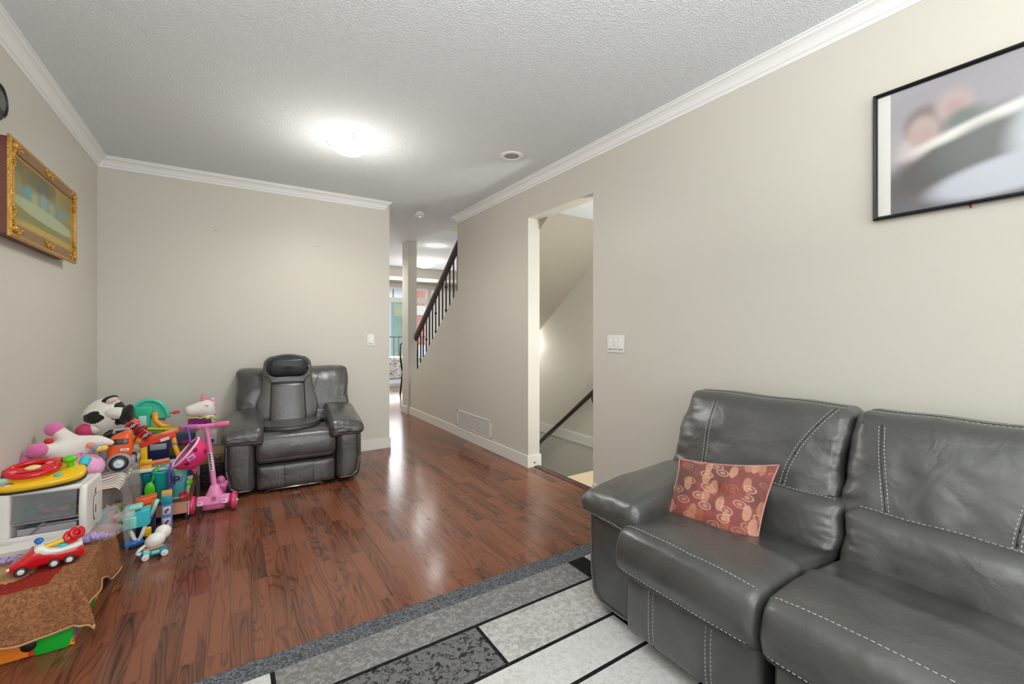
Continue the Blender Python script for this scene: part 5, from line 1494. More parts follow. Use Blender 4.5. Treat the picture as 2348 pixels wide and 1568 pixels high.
def bucket(name, label, base, r0, r1, h_, m_, handle=True, extra=None):
    t = thing(name, label, 'bucket', base)
    q = MB(); q.lathe([(0, 0), (r0, 0), (r1, h_ * .9), (r1 * 1.06, h_ * .92), (r1 * 1.06, h_), (r1 * .97, h_), (r1 * .95, h_ * .9), (r0 * .95, .006), (0, .006)], n=30); obj('pail', q, m_, t)
    if handle:
        q = MB(); q.tube([(r1 * 1.05 * math.cos(a), r1 * .5 * math.sin(a) - .0, h_ * .95 + r1 * .55 * math.sin(a)) for a in [PI * i / 14 for i in range(15)]], .0035, 6); obj('handle', q, m_, t)
    return t
bucket('sand_bucket', 'plain turquoise sand bucket on the low table', (-.356, 3.42, .134), .034, .043, .172, M_TEAL)
bucket('sand_bucket', 'small turquoise bucket half hidden behind the plain one', (-.425, 3.50, .134), .028, .040, .150, mat('deep_turquoise', C(22, 160, 176), .35), False)
t = thing('sand_shovel', 'bright green toy shovel leaning on the turquoise bucket', 'toy shovel', (-.405, 3.385, .134))
q = MB(); q.ball((0, -.005, .065), (.026, .010, .052), n=18, m=12); obj('blade', q, M_GREEN, t)
q = MB(); q.tube([(.008, 0, .11), (.020, .012, .16), (.046, .02, .205)], .006, 8); obj('shaft', q, M_GREEN, t)
# printed aqua tub with little pictures
t = thing('printed_tub', 'aqua gift tub with purple letter prints on the low table', 'tub', (-.268, 3.415, .1345))
M_AQ = voro_mat('aqua_print', [C(70, 200, 214), C(96, 214, 220), C(120, 190, 220), C(150, 220, 190), C(80, 196, 220), C(150, 150, 210)], 26, .35)
q = MB(); q.lathe([(0, 0), (.036, 0), (.046, .165), (.048, .168), (.044, .168), (.034, .006), (0, .006)], n=30); obj('tub', q, M_AQ, t)
for a, l_, m_ in ((-.9, 'F', M_PURP), (-.2, 'P', M_NAVYP)):
    q = MB(); d = Vector((math.sin(a), -math.cos(a), 0)); put_text(q, l_, .075, d * .0455 + Vector((0, 0, .105)), (math.cos(a), math.sin(a), 0), d * .06 + Vector((0, 0, 1))); obj('letter_print', q, m_, t)
t = thing('toy_brick', 'red toy building brick on the front corner of the low table', 'toy brick', (-.238, 3.345, .1325), 12)
q = MB(); q.rbox((0, 0, .010), (.044, .028, .020), .002, 2, 2); obj('block', q, M_RED, t)
for x in (-.011, .011):
    q = MB(); q.cyl((x, 0, .018), (x, 0, .036), .009, n=14); obj('stud', q, M_RED, t)
t = thing('green_ring', 'lime green toy ring on the drawing paper under the helmet', 'toy', (-.248, 3.62, .1355)); q = MB(); q.lathe([(.0, .0), (.035, .0), (.040, .012), (.030, .03), (0, .034)], n=22); obj('ring', q, M_GREEN, t)
t = thing('toy_clip', 'small black toy clip on the front edge of the low table', 'toy', (-.315, 3.35, .1325), 8)
q = MB(); q.rbox((0, 0, .008), (.040, .022, .016), .003, 2, 2); obj('body', q, M_BLK, t)
q = MB(); q.rbox((-.006, 0, .023), (.022, .016, .014), .003, 2, 2); obj('red_top', q, mat('dark_red_plastic', C(130, 20, 34), .35), t)

t = thing('toy_boat', 'small lilac toy boat on the low table beside the green shovel', 'toy', (-.440, 3.372, .1325), 25)
q = MB(); q.rbox((0, 0, .016), (.050, .026, .030), .009, 4, 3); obj('hull', q, M_LIL, t)
q = MB(); q.rbox((.004, 0, .038), (.022, .016, .018), .005, 2, 2); obj('cabin', q, M_CYAN, t)
# navy crate that carries the toy workbench
NC = thing('navy_crate', 'navy plastic crate under the toy workbench', 'crate', (-.402, 3.63, .1325)); q = MB(); q.rbox((0, 0, .080), (.140, .16, .160), .008, 3, 2); obj('crate', q, M_NAVYP, NC)
WBN = thing('toy_workbench', 'orange and yellow toy workbench with a red board above the buckets', 'toy workbench', (-.398, 3.54, .294))
q = MB(); q.rbox((0, .0, .010), (.215, .20, .020), .006, 4, 2, fn=lambda p, h: Vector((p.x, p.y, p.z + .0 * p.x))); obj('base', q, M_WHT, WBN)
q = MB(); q.rbox((.008, -.045, .046), (.14, .05, .022), .006, 4, 2, rot=rotm(-20, -4, 3)); obj('tray', q, mat('toy_orange', C(232, 116, 62), .35), WBN)
q = MB(); q.rbox((-.048, -.045, .10), (.034, .030, .155), .008, 3, 2); q.rbox((-.038, -.055, .045), (.060, .03, .050), .006, 3, 2); obj('column', q, M_YEL, WBN)
q = MB(); q.tube([(.090, -.02, .20), (.098, -.025, .16), (.102, -.03, .13), (.122, -.045, .075), (.128, -.05, .020)], .014, 12); obj('post', q, mat('amber_plastic', C(242, 166, 30), .35), WBN)
q = MB(); q.tube([(.0985, -.0255, .150), (.1015, -.029, .138)], .0165, 12); obj('post_ring', q, mat('grey_ring', C(120, 140, 140), .5), WBN)
q = MB(); q.rbox((.020, -.055, .185), (.185, .020, .030), .004, 4, 2, rot=rotm(0, -16, 0)); q2 = MB()
brd = obj('red_board', q, mat('board_red', C(226, 64, 50), .35), WBN)
q = MB(); q.rbox((.055, -.066, .187), (.046, .003, .020), .001, 2, 1, rot=rotm(0, -16, 0)); obj('pale_label', q, mat('label_pink', C(244, 214, 206), .5), brd)
q = MB(); q.rbox((.030, -.030, .210), (.185, .016, .030), .004, 4, 2, rot=rotm(0, -14, 0)); b2 = obj('upper_board', q, mat('board_orange', C(238, 110, 44), .35), WBN)
q = MB(); q.ball((.075, -.040, .226), (.046, .003, .012), rot=rotm(0, -14, 0), n=18, m=8); obj('oval_label', q, mat('label_coral', C(246, 150, 110), .5), b2)
q = MB(); q.rbox((-.088, -.02, .205), (.060, .05, .05), .012, 3, 3, rot=rotm(0, 12, 0)); obj('yellow_block', q, M_YEL, WBN)
# red pinwheel of striped pieces on top
PW_ = thing('striped_pinwheel', 'red pinwheel toy with black and white striped diamonds on the workbench', 'toy', tuple(at(318, 985, 3.44)))
M_DIA = mat('black_white_stripe', (.02, .02, .02), .4)
for i, (dx, dz, an) in enumerate(((-.028, .028, 38), (.030, -.036, 38))):
    q = MB(); q.rbox((dx, -.006, dz), (.056, .012, .056), .006, 3, 2, rot=rotm(0, an, 0)); o = obj('red_petal', q, M_RED, PW_)
    q = MB(); q.rbox((dx + .003, -.0128, dz), (.032, .003, .032), .001, 2, 1, rot=rotm(0, an, 0)); d_ = obj('black_diamond', q, M_DIA, o)
    for k in (-1, 0, 1):
        q = MB(); q.rbox((dx + .003 + k * .009, -.0148, dz + k * .003), (.0035, .002, .026), .0008, 1, 1, rot=rotm(0, 28, 0)); obj('white_stripe', q, M_WHT, o)
q = MB(); q.ball((.008, .0, -.006), (.040, .014, .020), rot=rotm(0, -40, 0), n=16, m=8); obj('hub', q, mat('dark_red_plastic', C(160, 16, 44), .35), PW_)
q = MB(); q.rbox((-.020, .008, .045), (.036, .010, .040), .005, 2, 2, rot=rotm(0, 40, 0)); obj('orange_petal', q, M_ORG, PW_)
q = MB(); q.cyl((.0, .010, -.01), (-.03, .030, -.085), .006, n=10); obj('stem', q, M_RED, PW_)

# sea-green slide tower with a lime track, behind on a box
BXB = thing('navy_toy_carton', 'dark blue toy carton behind the workbench against the back wall', 'carton', (-.345, 3.91, .1325)); q = MB(); q.rbox((0, 0, .15), (.265, .14, .30), .005, 3, 2); obj('carton', q, mat('dark_blue_card', C(30, 48, 96), .4, vary=(14, .4)), BXB)
q = MB(); q.rbox((.035, -.0715, .19), (.09, .003, .06), .001, 1, 1); obj('print_patch', q, mat('olive_print', C(104, 100, 52), .5), BXB)
q = MB(); q.rbox((-.07, -.0715, .23), (.09, .003, .04), .001, 1, 1); obj('print_patch', q, mat('silver_print', C(180, 184, 190), .4), BXB)
q = MB(); q.rbox((.09, -.0715, .24), (.07, .003, .03), .001, 1, 1); obj('print_patch', q, mat('crimson_print', C(176, 40, 66), .4), BXB)
SLD = thing('slide_tower', 'sea green toy slide tower with a lime track on the dark blue carton', 'toy playset', (-.47, 3.88, .434))
zt = at(325, 912, 3.80).z - .434
q = MB()
arc = [(.105 * math.cos(a), .0, .120 + .130 * math.sin(a)) for a in [PI * i / 22 for i in range(23)]]
q.tube(arc, .013, 10); q.prism([(x * .98, .004, z) for x, y, z in arc], (0, .004, 0)); obj('arch', q, mat('sea_green_clear', C(76, 206, 176), .25), SLD)
q = MB(); q.rbox((-.025, -.012, .135), (.080, .028, .15), .012, 4, 3, fn=lambda p, h: Vector((p.x * (1.25 if p.z > 0 else .95), p.y, p.z))); tw = obj('tower', q, M_SEAG, SLD)
q = MB(); q.rbox((-.03, -.028, .110), (.042, .004, .075), .0015, 2, 1); obj('pale_panel', q, mat('pale_aqua', C(186, 222, 214), .35), tw)
q = MB(); q.rbox((-.01, -.01, .035), (.19, .07, .030), .012, 4, 3); obj('base', q, M_SEAG, SLD)
q = MB(); q.tube([(.035, -.02, .165), (.040, -.03, .11), (.075, -.035, .07), (.12, -.035, .058)], .018, 10); obj('orange_chute', q, mat('amber_plastic', C(242, 166, 30), .35), SLD)
q = MB(); q.rbox((.070, .012, .14), (.040, .012, .08), .004, 2, 2); obj('grey_panel', q, mat('smoke_panel', C(110, 116, 110), .3), SLD)
q = MB(); q.rbox((.150, .012, .150), (.038, .018, .022), .004, 2, 2, rot=rotm(0, -6, 0)); q.tube([(.098, .012, .145), (.135, .012, .149)], .005, 8); obj('red_crank', q, mat('crank_red', C(206, 70, 80), .4), SLD)
q = MB()
for s in (-1, 1): q.tube([(-.01 + .31 * i / 16, -.030 + s * .020, .064 - .022 * math.sin(PI * i / 22) - .0 * i) for i in range(17)], .008, 8)
q.grid(lambda u, v: (-.01 + .31 * u, -.048 + .036 * v, .056 - .020 * math.sin(PI * u * 16 / 22)), 16, 2, 0, True, .004)
obj('track', q, M_LIME, SLD)
for x in (.13, .27):
    q = MB(); q.rbox((x, -.03, .018), (.014, .014, .034), .003, 2, 2); obj('track_support', q, M_LIME, SLD)

# ---- unicorn hobby-horse head
UH = thing('hobby_horse', 'white unicorn hobby horse head with a pink ear above the scooter bar', 'hobby horse', (-.165, 3.80, 0))
ub2 = (-.165, 3.80, 0)
Yh = 3.80
hd_ = Vector(rel(462, 940, Yh, ub2))
q = MB(); loft(q, [(-.098, -.012, .012, .016, .8), (-.092, -.026, .026, .032, .85), (-.075, -.038, .036, .044, .9), (-.045, -.044, .044, .050, .95), (-.015, -.050, .056, .054, 1), (.020, -.058, .066, .056, 1), (.050, -.060, .062, .050, 1), (.068, -.048, .046, .036, 1), (.078, -.02, .02, .014, 1)], 24)
q.v = [hd_ + rotm(0, 0, 12) @ (p * 1.0 + Vector((.0, .0, .004))) for p in q.v]; obj('head', q, M_FURW, UH)
q = MB(); q.ball(rel(474, 962, Yh, ub2), (.050, .045, .05), n=20, m=12); obj('neck', q, M_FURW, UH)
q = MB(); q.lathe([(.014, 0), (.013, .025), (.007, .05), (0, .066)], rel(466, 922, Yh, ub2), (-.05, 0, 1), 14); obj('ear', q, mat('ear_rose', C(232, 130, 150), .8), UH)
q = MB()
for i in range(6): q.ball(Vector(rel(487 + 2 * math.sin(i * 2), 918 + i * 7, Yh + .01, ub2)), (.018, .016, .024), n=10, m=7)
obj('mane', q, mat('mane_pale_pink', C(236, 176, 200), .85, bump=(90, .6)), UH)
q = MB()
random.seed(5)
for i in range(26):
    q.ball(Vector(rel(438 + random.random() * 44, 962 + random.random() * 14, Yh - .05, ub2)), (.020, .018, .015), n=8, m=6)
obj('purple_fur', q, mat('purple_fur', C(160, 44, 156), .9, bump=(120, .8)), UH)
q = MB()
for i in range(8): q.ball(Vector(rel(434 + i * 8.5, 958 + 2 * math.sin(i * 3), Yh - .07, ub2)), (.016, .012, .008), n=8, m=6)
obj('green_garland', q, mat('olive_green_cloth', C(176, 176, 70), .8), UH)
q = MB(); q.tube([rel(470, 928.5, Yh - .055, ub2), rel(474, 931, Yh - .055, ub2), rel(478, 930, Yh - .053, ub2)], .0025, 6); obj('eye', q, M_BLK, UH)
q = MB(); q.cyl(rel(469, 968, Yh, ub2), rel(487.5, 1117, Yh, ub2), .009, n=12); obj('stick', q, M_LIL, UH)

# ---- pink three-wheel scooter with the helmet on its bar
SCT = thing('kick_scooter', 'pink three wheeled kick scooter standing in front of the recliner', 'scooter', (-.088, 3.395, 0), -9)
# local x along the front axle, y to the back
wl_, wr_ = -.112, .112
for x, s in ((wl_, -1), (wr_, 1)):
    wheel(SCT, (x, 0, .056), (s, 0, 0), .056, .028, M_HOT, M_CREAM, 'front_wheel', .62)
    q = MB(); q.lathe([(0, .010), (.006, .009), (.007, 0)], (x + s * .017, 0, .056), (s, 0, 0), 10); obj('axle_nut', q, M_CHROME, SCT)
q = MB(); q.rbox((0, .01, .066), (.180, .075, .060), .012, 5, 3, rot=rotm(-18, 0, 0), fn=lambda p, h: Vector((p.x, p.y, p.z - .012 * (1 - (p.x / h[0]) ** 2) * 0 + .006 * (abs(p.x) / h[0])))); fr_ = obj('front_cover', q, M_PINK, SCT)
q = MB(); loft(q, [(0.02, -.050, .034, .066, .6), (.06, -.045, .038, .060, .6), (.10, -.035, .037, .050, .65), (.135, -.026, .032, .034, .7), (.165, -.022, .024, .022, .75)]); q.v = [Vector((p.y, .008 - p.z + .10 * p.x, p.x)) for p in q.v]; nk = obj('neck_fairing', q, M_PINK, SCT)
q = MB(); st_ = []
for i in range(10):
    r_ = .016 if i % 2 == 0 else .007; a = PI / 2 + i * PI / 5; st_.append((.004 + r_ * math.cos(a), -.0, .090 + r_ * math.sin(a)))
q.prism([(x, -.026 + .10 * (z - .09), z) for x, y, z in st_], (0, -.003, 0)); obj('black_star', q, M_BLK, nk)
q = MB(); q.prism([(.004 + (x - .004) * .6, -.0292 + .1 * (z - .09) * .6, .09 + (z - .09) * .6) for x, y, z in st_], (0, -.001, 0)); obj('star_centre', q, M_PINK, nk)
for x in (-.066, .064):
    q = MB(); q.rbox((x, -.036, .070), (.030, .002, .026), .0008, 1, 1, rot=rotm(-18, 0, 0)); o = obj('print_label', q, mat('label_pale_pink', C(246, 190, 222), .4), SCT)
    q = MB(); q.rbox((x - .002, -.0376, .074), (.014, .001, .005), .0004, 1, 1, rot=rotm(-18, 0, 0)); q.rbox((x + .002, -.0372, .064), (.014, .001, .006), .0004, 1, 1, rot=rotm(-18, 0, 0)); obj('label_marks', q, M_PURP, o)
top = Vector((-.046, .060, .530)); bot = Vector((0, .020, .150))
q = MB(); q.cyl(bot, bot.lerp(top, .5), .016, .0155, 18); q.cyl(bot.lerp(top, .5), top, .014, .014, 18); cl_ = obj('steering_column', q, M_PINK, SCT)
q = MB(); a0, a1 = bot.lerp(top, .28), bot.lerp(top, .58); dn = Vector((-.05, -1, .1)).normalized()
up_ = (a1 - a0).normalized(); sd = up_.cross(dn).normalized()
vs = []
for k_ in range(9):
    an = (k_ / 8 - .5) * 1.5; off_ = (dn * math.cos(an) + sd * math.sin(an)) * .0172; vs += [a0 + off_, a1 + off_]
q.add(vs, [(2 * i, 2 * i + 1, 2 * i + 3, 2 * i + 2) for i in range(8)], 0, True); sl_ = obj('white_sticker', q, mat('sticker_white', C(240, 230, 236), .4), cl_)
q = MB(); put_text(q, 'SCOOTER', .027, a0.lerp(a1, .5) + dn * .0182, up_, sd) if False else None
for k_ in range(7):
    c_ = a0.lerp(a1, .1 + .8 * k_ / 6) + dn * .0178; q.box(c_, (.012, .0015, .009), rotm(0, 10 * (-1) ** k_, 0))
obj('sticker_marks', q, mat('ink_black', (.02, .02, .02), .5), cl_)
hb0 = Vector((-.205, .10, .535)); hb1 = Vector((.080, .018, .556))
hbm = top + Vector((0, 0, .008))
q = MB(); q.cyl(hbm + (hb0 - hbm) * .35, hbm + (hb1 - hbm) * .45, .015, n=16); q.cyl(top - Vector((0, 0, .03)), top + Vector((0, 0, .012)), .017, n=16); hb = obj('handlebar', q, M_PINK, SCT)
q = MB(); q.tube([hbm + (hb1 - hbm) * .40, hbm + (hb1 - hbm) * .44, hb1 - Vector((.008, 0, 0)), hb1], [.017, .018, .018, .014], 14); obj('grip', q, mat('grip_pink', C(236, 120, 168), .6, bump=(120, .3)), hb)
q = MB(); q.tube([hbm + (hb0 - hbm) * .30, hbm + (hb0 - hbm) * .34, hb0 + Vector((.008, 0, 0)), hb0], [.017, .018, .018, .014], 14); obj('grip', q, mat('grip_mauve', C(196, 116, 176), .6, bump=(120, .3)), hb)
q = MB(); q.rbox((0, .08, .062), (.095, .12, .018), .008, 6, 3); obj('deck', q, M_PINK, SCT)
wheel(SCT, (0, .160, .045), (1, 0, 0), .045, .030, M_HOT, M_CREAM, 'rear_wheel', .6)
q = MB(); q.rbox((.028, .110, .115), (.050, .07, .085), .018, 4, 3, rot=rotm(20, 14, 0)); q.ball((.020, .105, .165), (.026, .026, .03), n=14, m=10); obj('brake_cover', q, mat('mauve_plastic', C(196, 104, 160), .35), SCT)
# helmet hanging by its strap
hc = at(437, 1042, 3.33)
HM = thing('bike_helmet', 'hot pink child helmet hanging from the scooter handlebar', 'helmet', tuple(hc))
HR = Matrix(((0.62, -.25, .0), (0, 0, 0), (0, 0, 0)))
axis = Vector((.64, .10, -.54)).normalized()      # crown direction: down to the right, rim faces up to the left
u_, v_, d_ = ax_frame(axis)
def dome(r, depth, n=32, m=12, flip=False):
    q = MB(); vs = []; fs = []
    for j in range(m + 1):
        t = j / m * PI / 2
        for i in range(n):
            a = 2 * PI * i / n
            vs.append(u_ * (r[0] * math.cos(a) * math.cos(t)) + v_ * (r[1] * math.sin(a) * math.cos(t)) + d_ * (depth * math.sin(t) - .03))
    for j in range(m):
        for i in range(n):
            f_ = (j * n + i, j * n + (i + 1) % n, (j + 1) * n + (i + 1) % n, (j + 1) * n + i); fs.append(f_ if not flip else tuple(reversed(f_)))
    q.add(vs, fs); return q
obj('shell', dome((.082, .105), .115), M_HOT, HM)
obj('liner', dome((.070, .092), .100, flip=True), mat('liner_mauve', C(176, 92, 132), .8), HM)
q = MB(); q.tube([u_ * (.077 * math.cos(a)) + v_ * (.099 * math.sin(a)) - d_ * .030 for a in [2 * PI * i / 36 for i in range(36)]], .0075, 8, closed=True); obj('rim', q, mat('rim_pale_pink', C(250, 196, 222), .4), HM)
def on_shell(a, t, k=1.012): return u_ * (.082 * k * math.cos(a) * math.cos(t)) + v_ * (.105 * k * math.sin(a) * math.cos(t)) + d_ * (.115 * k * math.sin(t) - .03)
def on_dir(n):
    n = Vector(n).normalized(); a, b, c = n.dot(u_), n.dot(v_), n.dot(d_)
    return n * (1 / math.sqrt((a / .082) ** 2 + (b / .105) ** 2 + (c / .115) ** 2)) - d_ * .03
for n_ in ((.55, -.75, .25), (.10, -.75, -.62), (.95, -.30, .0)):
    p_ = on_dir(n_); nn = Vector(n_).normalized(); q = MB(); q.ball(p_, .013, n=12, m=8, fn=lambda p, n_=nn: p - n_ * (p.dot(n_) * .7)); obj('vent_hole', q, mat('vent_berry', C(120, 20, 62), .5), HM)
nn = Vector((.33, -.85, -.22)).normalized(); p_ = on_dir(nn) + nn * .001; q = MB(); q.rbox((0, 0, 0), (.044, .004, .032), .001, 2, 1, rot=rotm(14, -30, 18)); q.v = [p + p_ for p in q.v]; st2 = obj('sticker', q, mat('sticker_lilac', C(228, 168, 214), .4), HM)
q = MB(); q.rbox((0, 0, 0), (.022, .002, .008), .0006, 1, 1, rot=rotm(14, -30, 18)); q.v = [p + p_ + nn * .003 for p in q.v]; obj('sticker_print', q, M_PURP, st2)
q = MB(); tp = at(432, 985, 3.36) - hc; q.tube([tp + Vector((-.012, 0, .012)), tp + Vector((0, -.022, 0)), tp * .75 + Vector((.004, -.012, 0)), Vector((.0, -.03, .075))], .007, 6); obj('strap', q, M_PURP, HM)
lo = at(388, 1080, 3.31) - hc; q = MB(); q.tube([Vector((-.095, -.02, -.035)), lo, lo + Vector((.0, 0, -.06)), lo + Vector((.004, 0, -.11))], .007, 6); q.rbox(lo + Vector((.004, -.003, -.115)), (.022, .012, .034), .004, 2, 2); obj('chin_strap', q, M_PURP, HM)
q = MB(); q.lathe([(.018, 0), (.010, -.018), (0, -.034)], Vector((.022, -.02, -.088)), (0, 0, 1), 12); obj('pink_spike', q, mat('spike_pink', C(226, 96, 120), .4), HM)

# ---- little stereo between table and recliner
SR = thing('mini_stereo', 'black stereo stack with a golden panel behind the scooter', 'stereo', (-.110, 4.04, 0))
q = MB(); q.rbox((0, 0, .085), (.150, .22, .170), .006, 3, 2); sb_ = obj('lower_unit', q, mat('stereo_black', (.014, .014, .015), .3), SR)
q = MB(); q.rbox((-.005, 0, .205), (.160, .22, .064), .005, 3, 2); ub_ = obj('upper_unit', q, mat('stereo_gold', C(176, 128, 54), .35, .4), SR)
q = MB(); q.rbox((-.005, .0, .2435), (.19, .24, .013), .003, 3, 2); obj('wood_top', q, mat('light_wood_board', C(196, 158, 112), .5, vary=(30, .15)), SR)
q = MB(); q.rbox((.025, -.112, .207), (.070, .005, .040), .002, 2, 1); obj('display', q, mat('display_grey', C(90, 104, 116), .25), ub_)
for i in range(4):
    for j in range(3):
        q = MB(); q.rbox((-.050 + i * .030, -.112, .050 + j * .040), (.017, .005, .010), .002, 1, 1); obj('key', q, mat('key_grey', C(70, 72, 78), .4), sb_)

# ---- group in front of the tub: mint toy, orange toy, bottle carton, egg shaped toy
MT = thing('mint_robot_toy', 'mint and aqua toy machine on white V shaped legs', 'toy', (-.415, 3.06, 0))
q = MB(); q.rbox((.0, .02, .148), (.100, .075, .090), .008, 3, 2, fn=lambda p, h: Vector((p.x, p.y, p.z + .12 * p.x))); obj('body', q, M_CYAN, MT)
q = MB(); q.rbox((-.030, -.022, .140), (.054, .025, .066), .010, 3, 3); obj('front_scoop', q, M_MINT, MT)
q = MB(); q.rbox((-.018, .0, .214), (.078, .060, .026), .012, 3, 3, rot=rotm(0, -6, 0)); q.rbox((-.028, .0, .190), (.036, .04, .036), .008, 2, 2); obj('cap', q, M_MINT, MT)
q = MB(); q.tube([(.052, .0, .150), (.070, .0, .200), (.082, .0, .236)], .010, 10); obj('arm', q, M_MINT, MT)
q = MB(); q.tube([(-.036, .0, .104), (-.016, -.008, .050), (.0, -.01, .030), (.014, -.008, .055), (.030, 0, .106)], .010, 10); obj('legs', q, M_WHT, MT)
q = MB(); q.ball((-.022, .0, .024), (.048, .030, .024), n=20, m=12, fn=lambda p: Vector((p.x, p.y, p.z if p.z > 0 else p.z))); obj('foot', q, M_BLUE, MT)
q = MB(); q.rbox((.040, .004, .068), (.030, .022, .05), .008, 2, 2); obj('yellow_part', q, M_YEL, MT)
OT = thing('orange_toy_bin', 'orange toy dump bin on a navy block behind the mint toy', 'toy', (-.395, 3.175, 0), 6)
q = MB(); q.rbox((0, 0, .09), (.085, .07, .18), .006, 3, 2); obj('block', q, M_NAVYP, OT)
q = MB(); q.rbox((.0, -.01, .208), (.084, .06, .050), .008, 3, 2, fn=lambda p, h: Vector((p.x * (1.12 if p.z > 0 else .9), p.y, p.z + .15 * p.x))); obj('bin', q, M_ORG, OT)
q = MB(); q.rbox((.030, -.042, .192), (.020, .006, .040), .002, 2, 1); obj('bin_lip', q, mat('toy_orange', C(232, 116, 62), .35), OT)
BBX = thing('bubble_bottle_box', 'slim blue carton with an aqua bottle standing beside the mint toy', 'carton', (-.310, 3.235, 0), 4)
q = MB(); q.rbox((0, 0, .100), (.052, .050, .200), .003, 3, 1); bxo = obj('carton', q, mat('carton_blue', C(110, 142, 204), .35, vary=(20, .15)), BBX)
q = MB(); q.rbox((0, -.0258, .176), (.050, .002, .048), .0008, 1, 1); obj('aqua_window', q, mat('aqua_window', C(34, 150, 176), .2), bxo)
for z, c_ in ((.118, C(226, 214, 212)), (.052, C(214, 206, 212))):
    q = MB(); q.rbox((0, -.0258, z), (.036, .002, .044), .0008, 1, 1); p_ = obj('print_panel', q, mat('print_panel_%d' % int(z * 1000), c_, .4), bxo)
    q = MB(); q.ball((-.004, -.0272, z - .006), (.006, .001, .011), n=12, m=8); q.ball((.005, -.0272, z + .004), (.005, .001, .008), n=10, m=6); obj('panel_figure', q, mat('panel_plum', C(110, 60, 84), .5), bxo)
q = MB(); q.rbox((0, 0, .212), (.050, .046, .026), .004, 2, 2); obj('kraft_lid', q, mat('kraft_yellow', C(220, 176, 96), .6), BBX)
ET = thing('egg_car_toy', 'white twin egg toy riding a small teal car on the floor', 'toy car', (-.330, 2.875, 0), 12)
q = MB(); loft(q, [(-.052, .020, .038, .020, .5), (-.044, .016, .048, .024, .45), (-.01, .014, .046, .026, .45), (.03, .014, .044, .026, .45), (.052, .016, .044, .022, .5)]); obj('car_body', q, mat('car_teal', C(20, 150, 186), .3), ET)
q = MB(); q.rbox((-.030, -.022, .036), (.026, .014, .030), .004, 2, 2); q.rbox((.006, -.026, .032), (.030, .004, .014), .0015, 2, 1); obj('pale_panel', q, M_MINT, ET)
for x in (-.034, .042):
    for s in (-1, 1): wheel(ET, (x, s * .026, .0155), (0, s, 0), .0155, .012, M_WHT, mat('wheel_pale', C(226, 230, 232), .4), hubr=.7)
q = MB(); q.ball((.008, .005, .082), (.044, .038, .036), rot=rotm(0, -14, 0), n=26, m=16); obj('egg_shell', q, M_WHT, ET)
q = MB(); q.ball((.042, .030, .105), (.036, .034, .036), n=24, m=16); obj('egg_shell', q, M_WHT, ET)
q = MB(); q.tube([(-.030, .0, .070), (-.058, -.006, .052), (-.066, -.008, .040), (-.056, -.010, .034), (-.044, -.01, .038)], .008, 10); obj('white_arm', q, M_WHT, ET)
q = MB(); q.ball((.0, -.012, .052), (.044, .018, .008), n=16, m=8); obj('tan_trim', q, mat('tan_trim', C(206, 160, 110), .5), ET)
# ================================================================== the far room and what is outside
M_FRW = mat('window_frame_white', (.82, .82, .80), .35)
M_GLASS = None
def glass_mat():
    m, nt, N, L, b = new_mat('window_glass')
    b.inputs['Base Color'].default_value = (1, 1, 1, 1); b.inputs['Roughness'].default_value = 0; b.inputs['Alpha'].default_value = .08
    return m
M_GLASS = glass_mat()
WN = bpy.data.objects.new('window_2', None); COL.objects.link(WN); WN.location = (2.66, YFAR, 0); tag(WN, kind='structure')
q = MB()
for x0, x1 in ((0, .055), (.515, .58), (1.025, 1.08)): q.span((x0, .02, 0), (x1, .09, 2.13))
for z0, z1 in ((0, .06), (1.80, 1.90), (2.08, 2.13)): q.span((0, .021, z0), (1.08, .089, z1))
o = tag(obj('window_frame', q, M_FRW, WN, bevel=.003), kind='structure')
for x0, x1 in ((.055, .515), (.58, 1.025)):
    for z0, z1 in ((.06, 1.80), (1.90, 2.08)):
        q = MB(); q.span((x0, .052, z0), (x1, .058, z1)); tag(obj('window_pane', q, M_GLASS, WN), kind='structure')
q = MB()
for x in (.285, .80): q.span((x - .006, .045, 1.90), (x + .006, .065, 2.08))
tag(obj('muntin', q, M_BLK, WN), kind='structure')
ROD = thing('curtain_rod', 'thin grey curtain rod above the far window', 'curtain rod', (2.6, 9.08, 2.20)); q = MB(); q.cyl((0, 0, 0), (1.9, 0, 0), .008, n=10)
obj('rod', q, mat('rod_grey', (.3, .3, .3), .4, .6), ROD)
q = MB(); q.span((.02, -.004, -.004), (.035, .12, .004)); obj('bracket', q, mat('rod_grey', (.3, .3, .3), .4, .6), ROD)
q = MB(); q.span((1.85, -.004, -.004), (1.865, .12, .004)); obj('bracket', q, mat('rod_grey', (.3, .3, .3), .4, .6), ROD)
# white door right of the window
DR = bpy.data.objects.new('door_1', None); COL.objects.link(DR); DR.location = (3.78, YFAR - .02, 0); tag(DR, kind='structure')
q = MB(); q.rbox((.42, 0, 1.05), (.84, .03, 2.1), .004, 2, 2)
for z in (.5, 1.45): q.rbox((.42, -.016, z), (.6, .008, .7), .004, 2, 2)
tag(obj('door_leaf', q, mat('door_white', (.86, .86, .84), .4), DR), kind='structure')
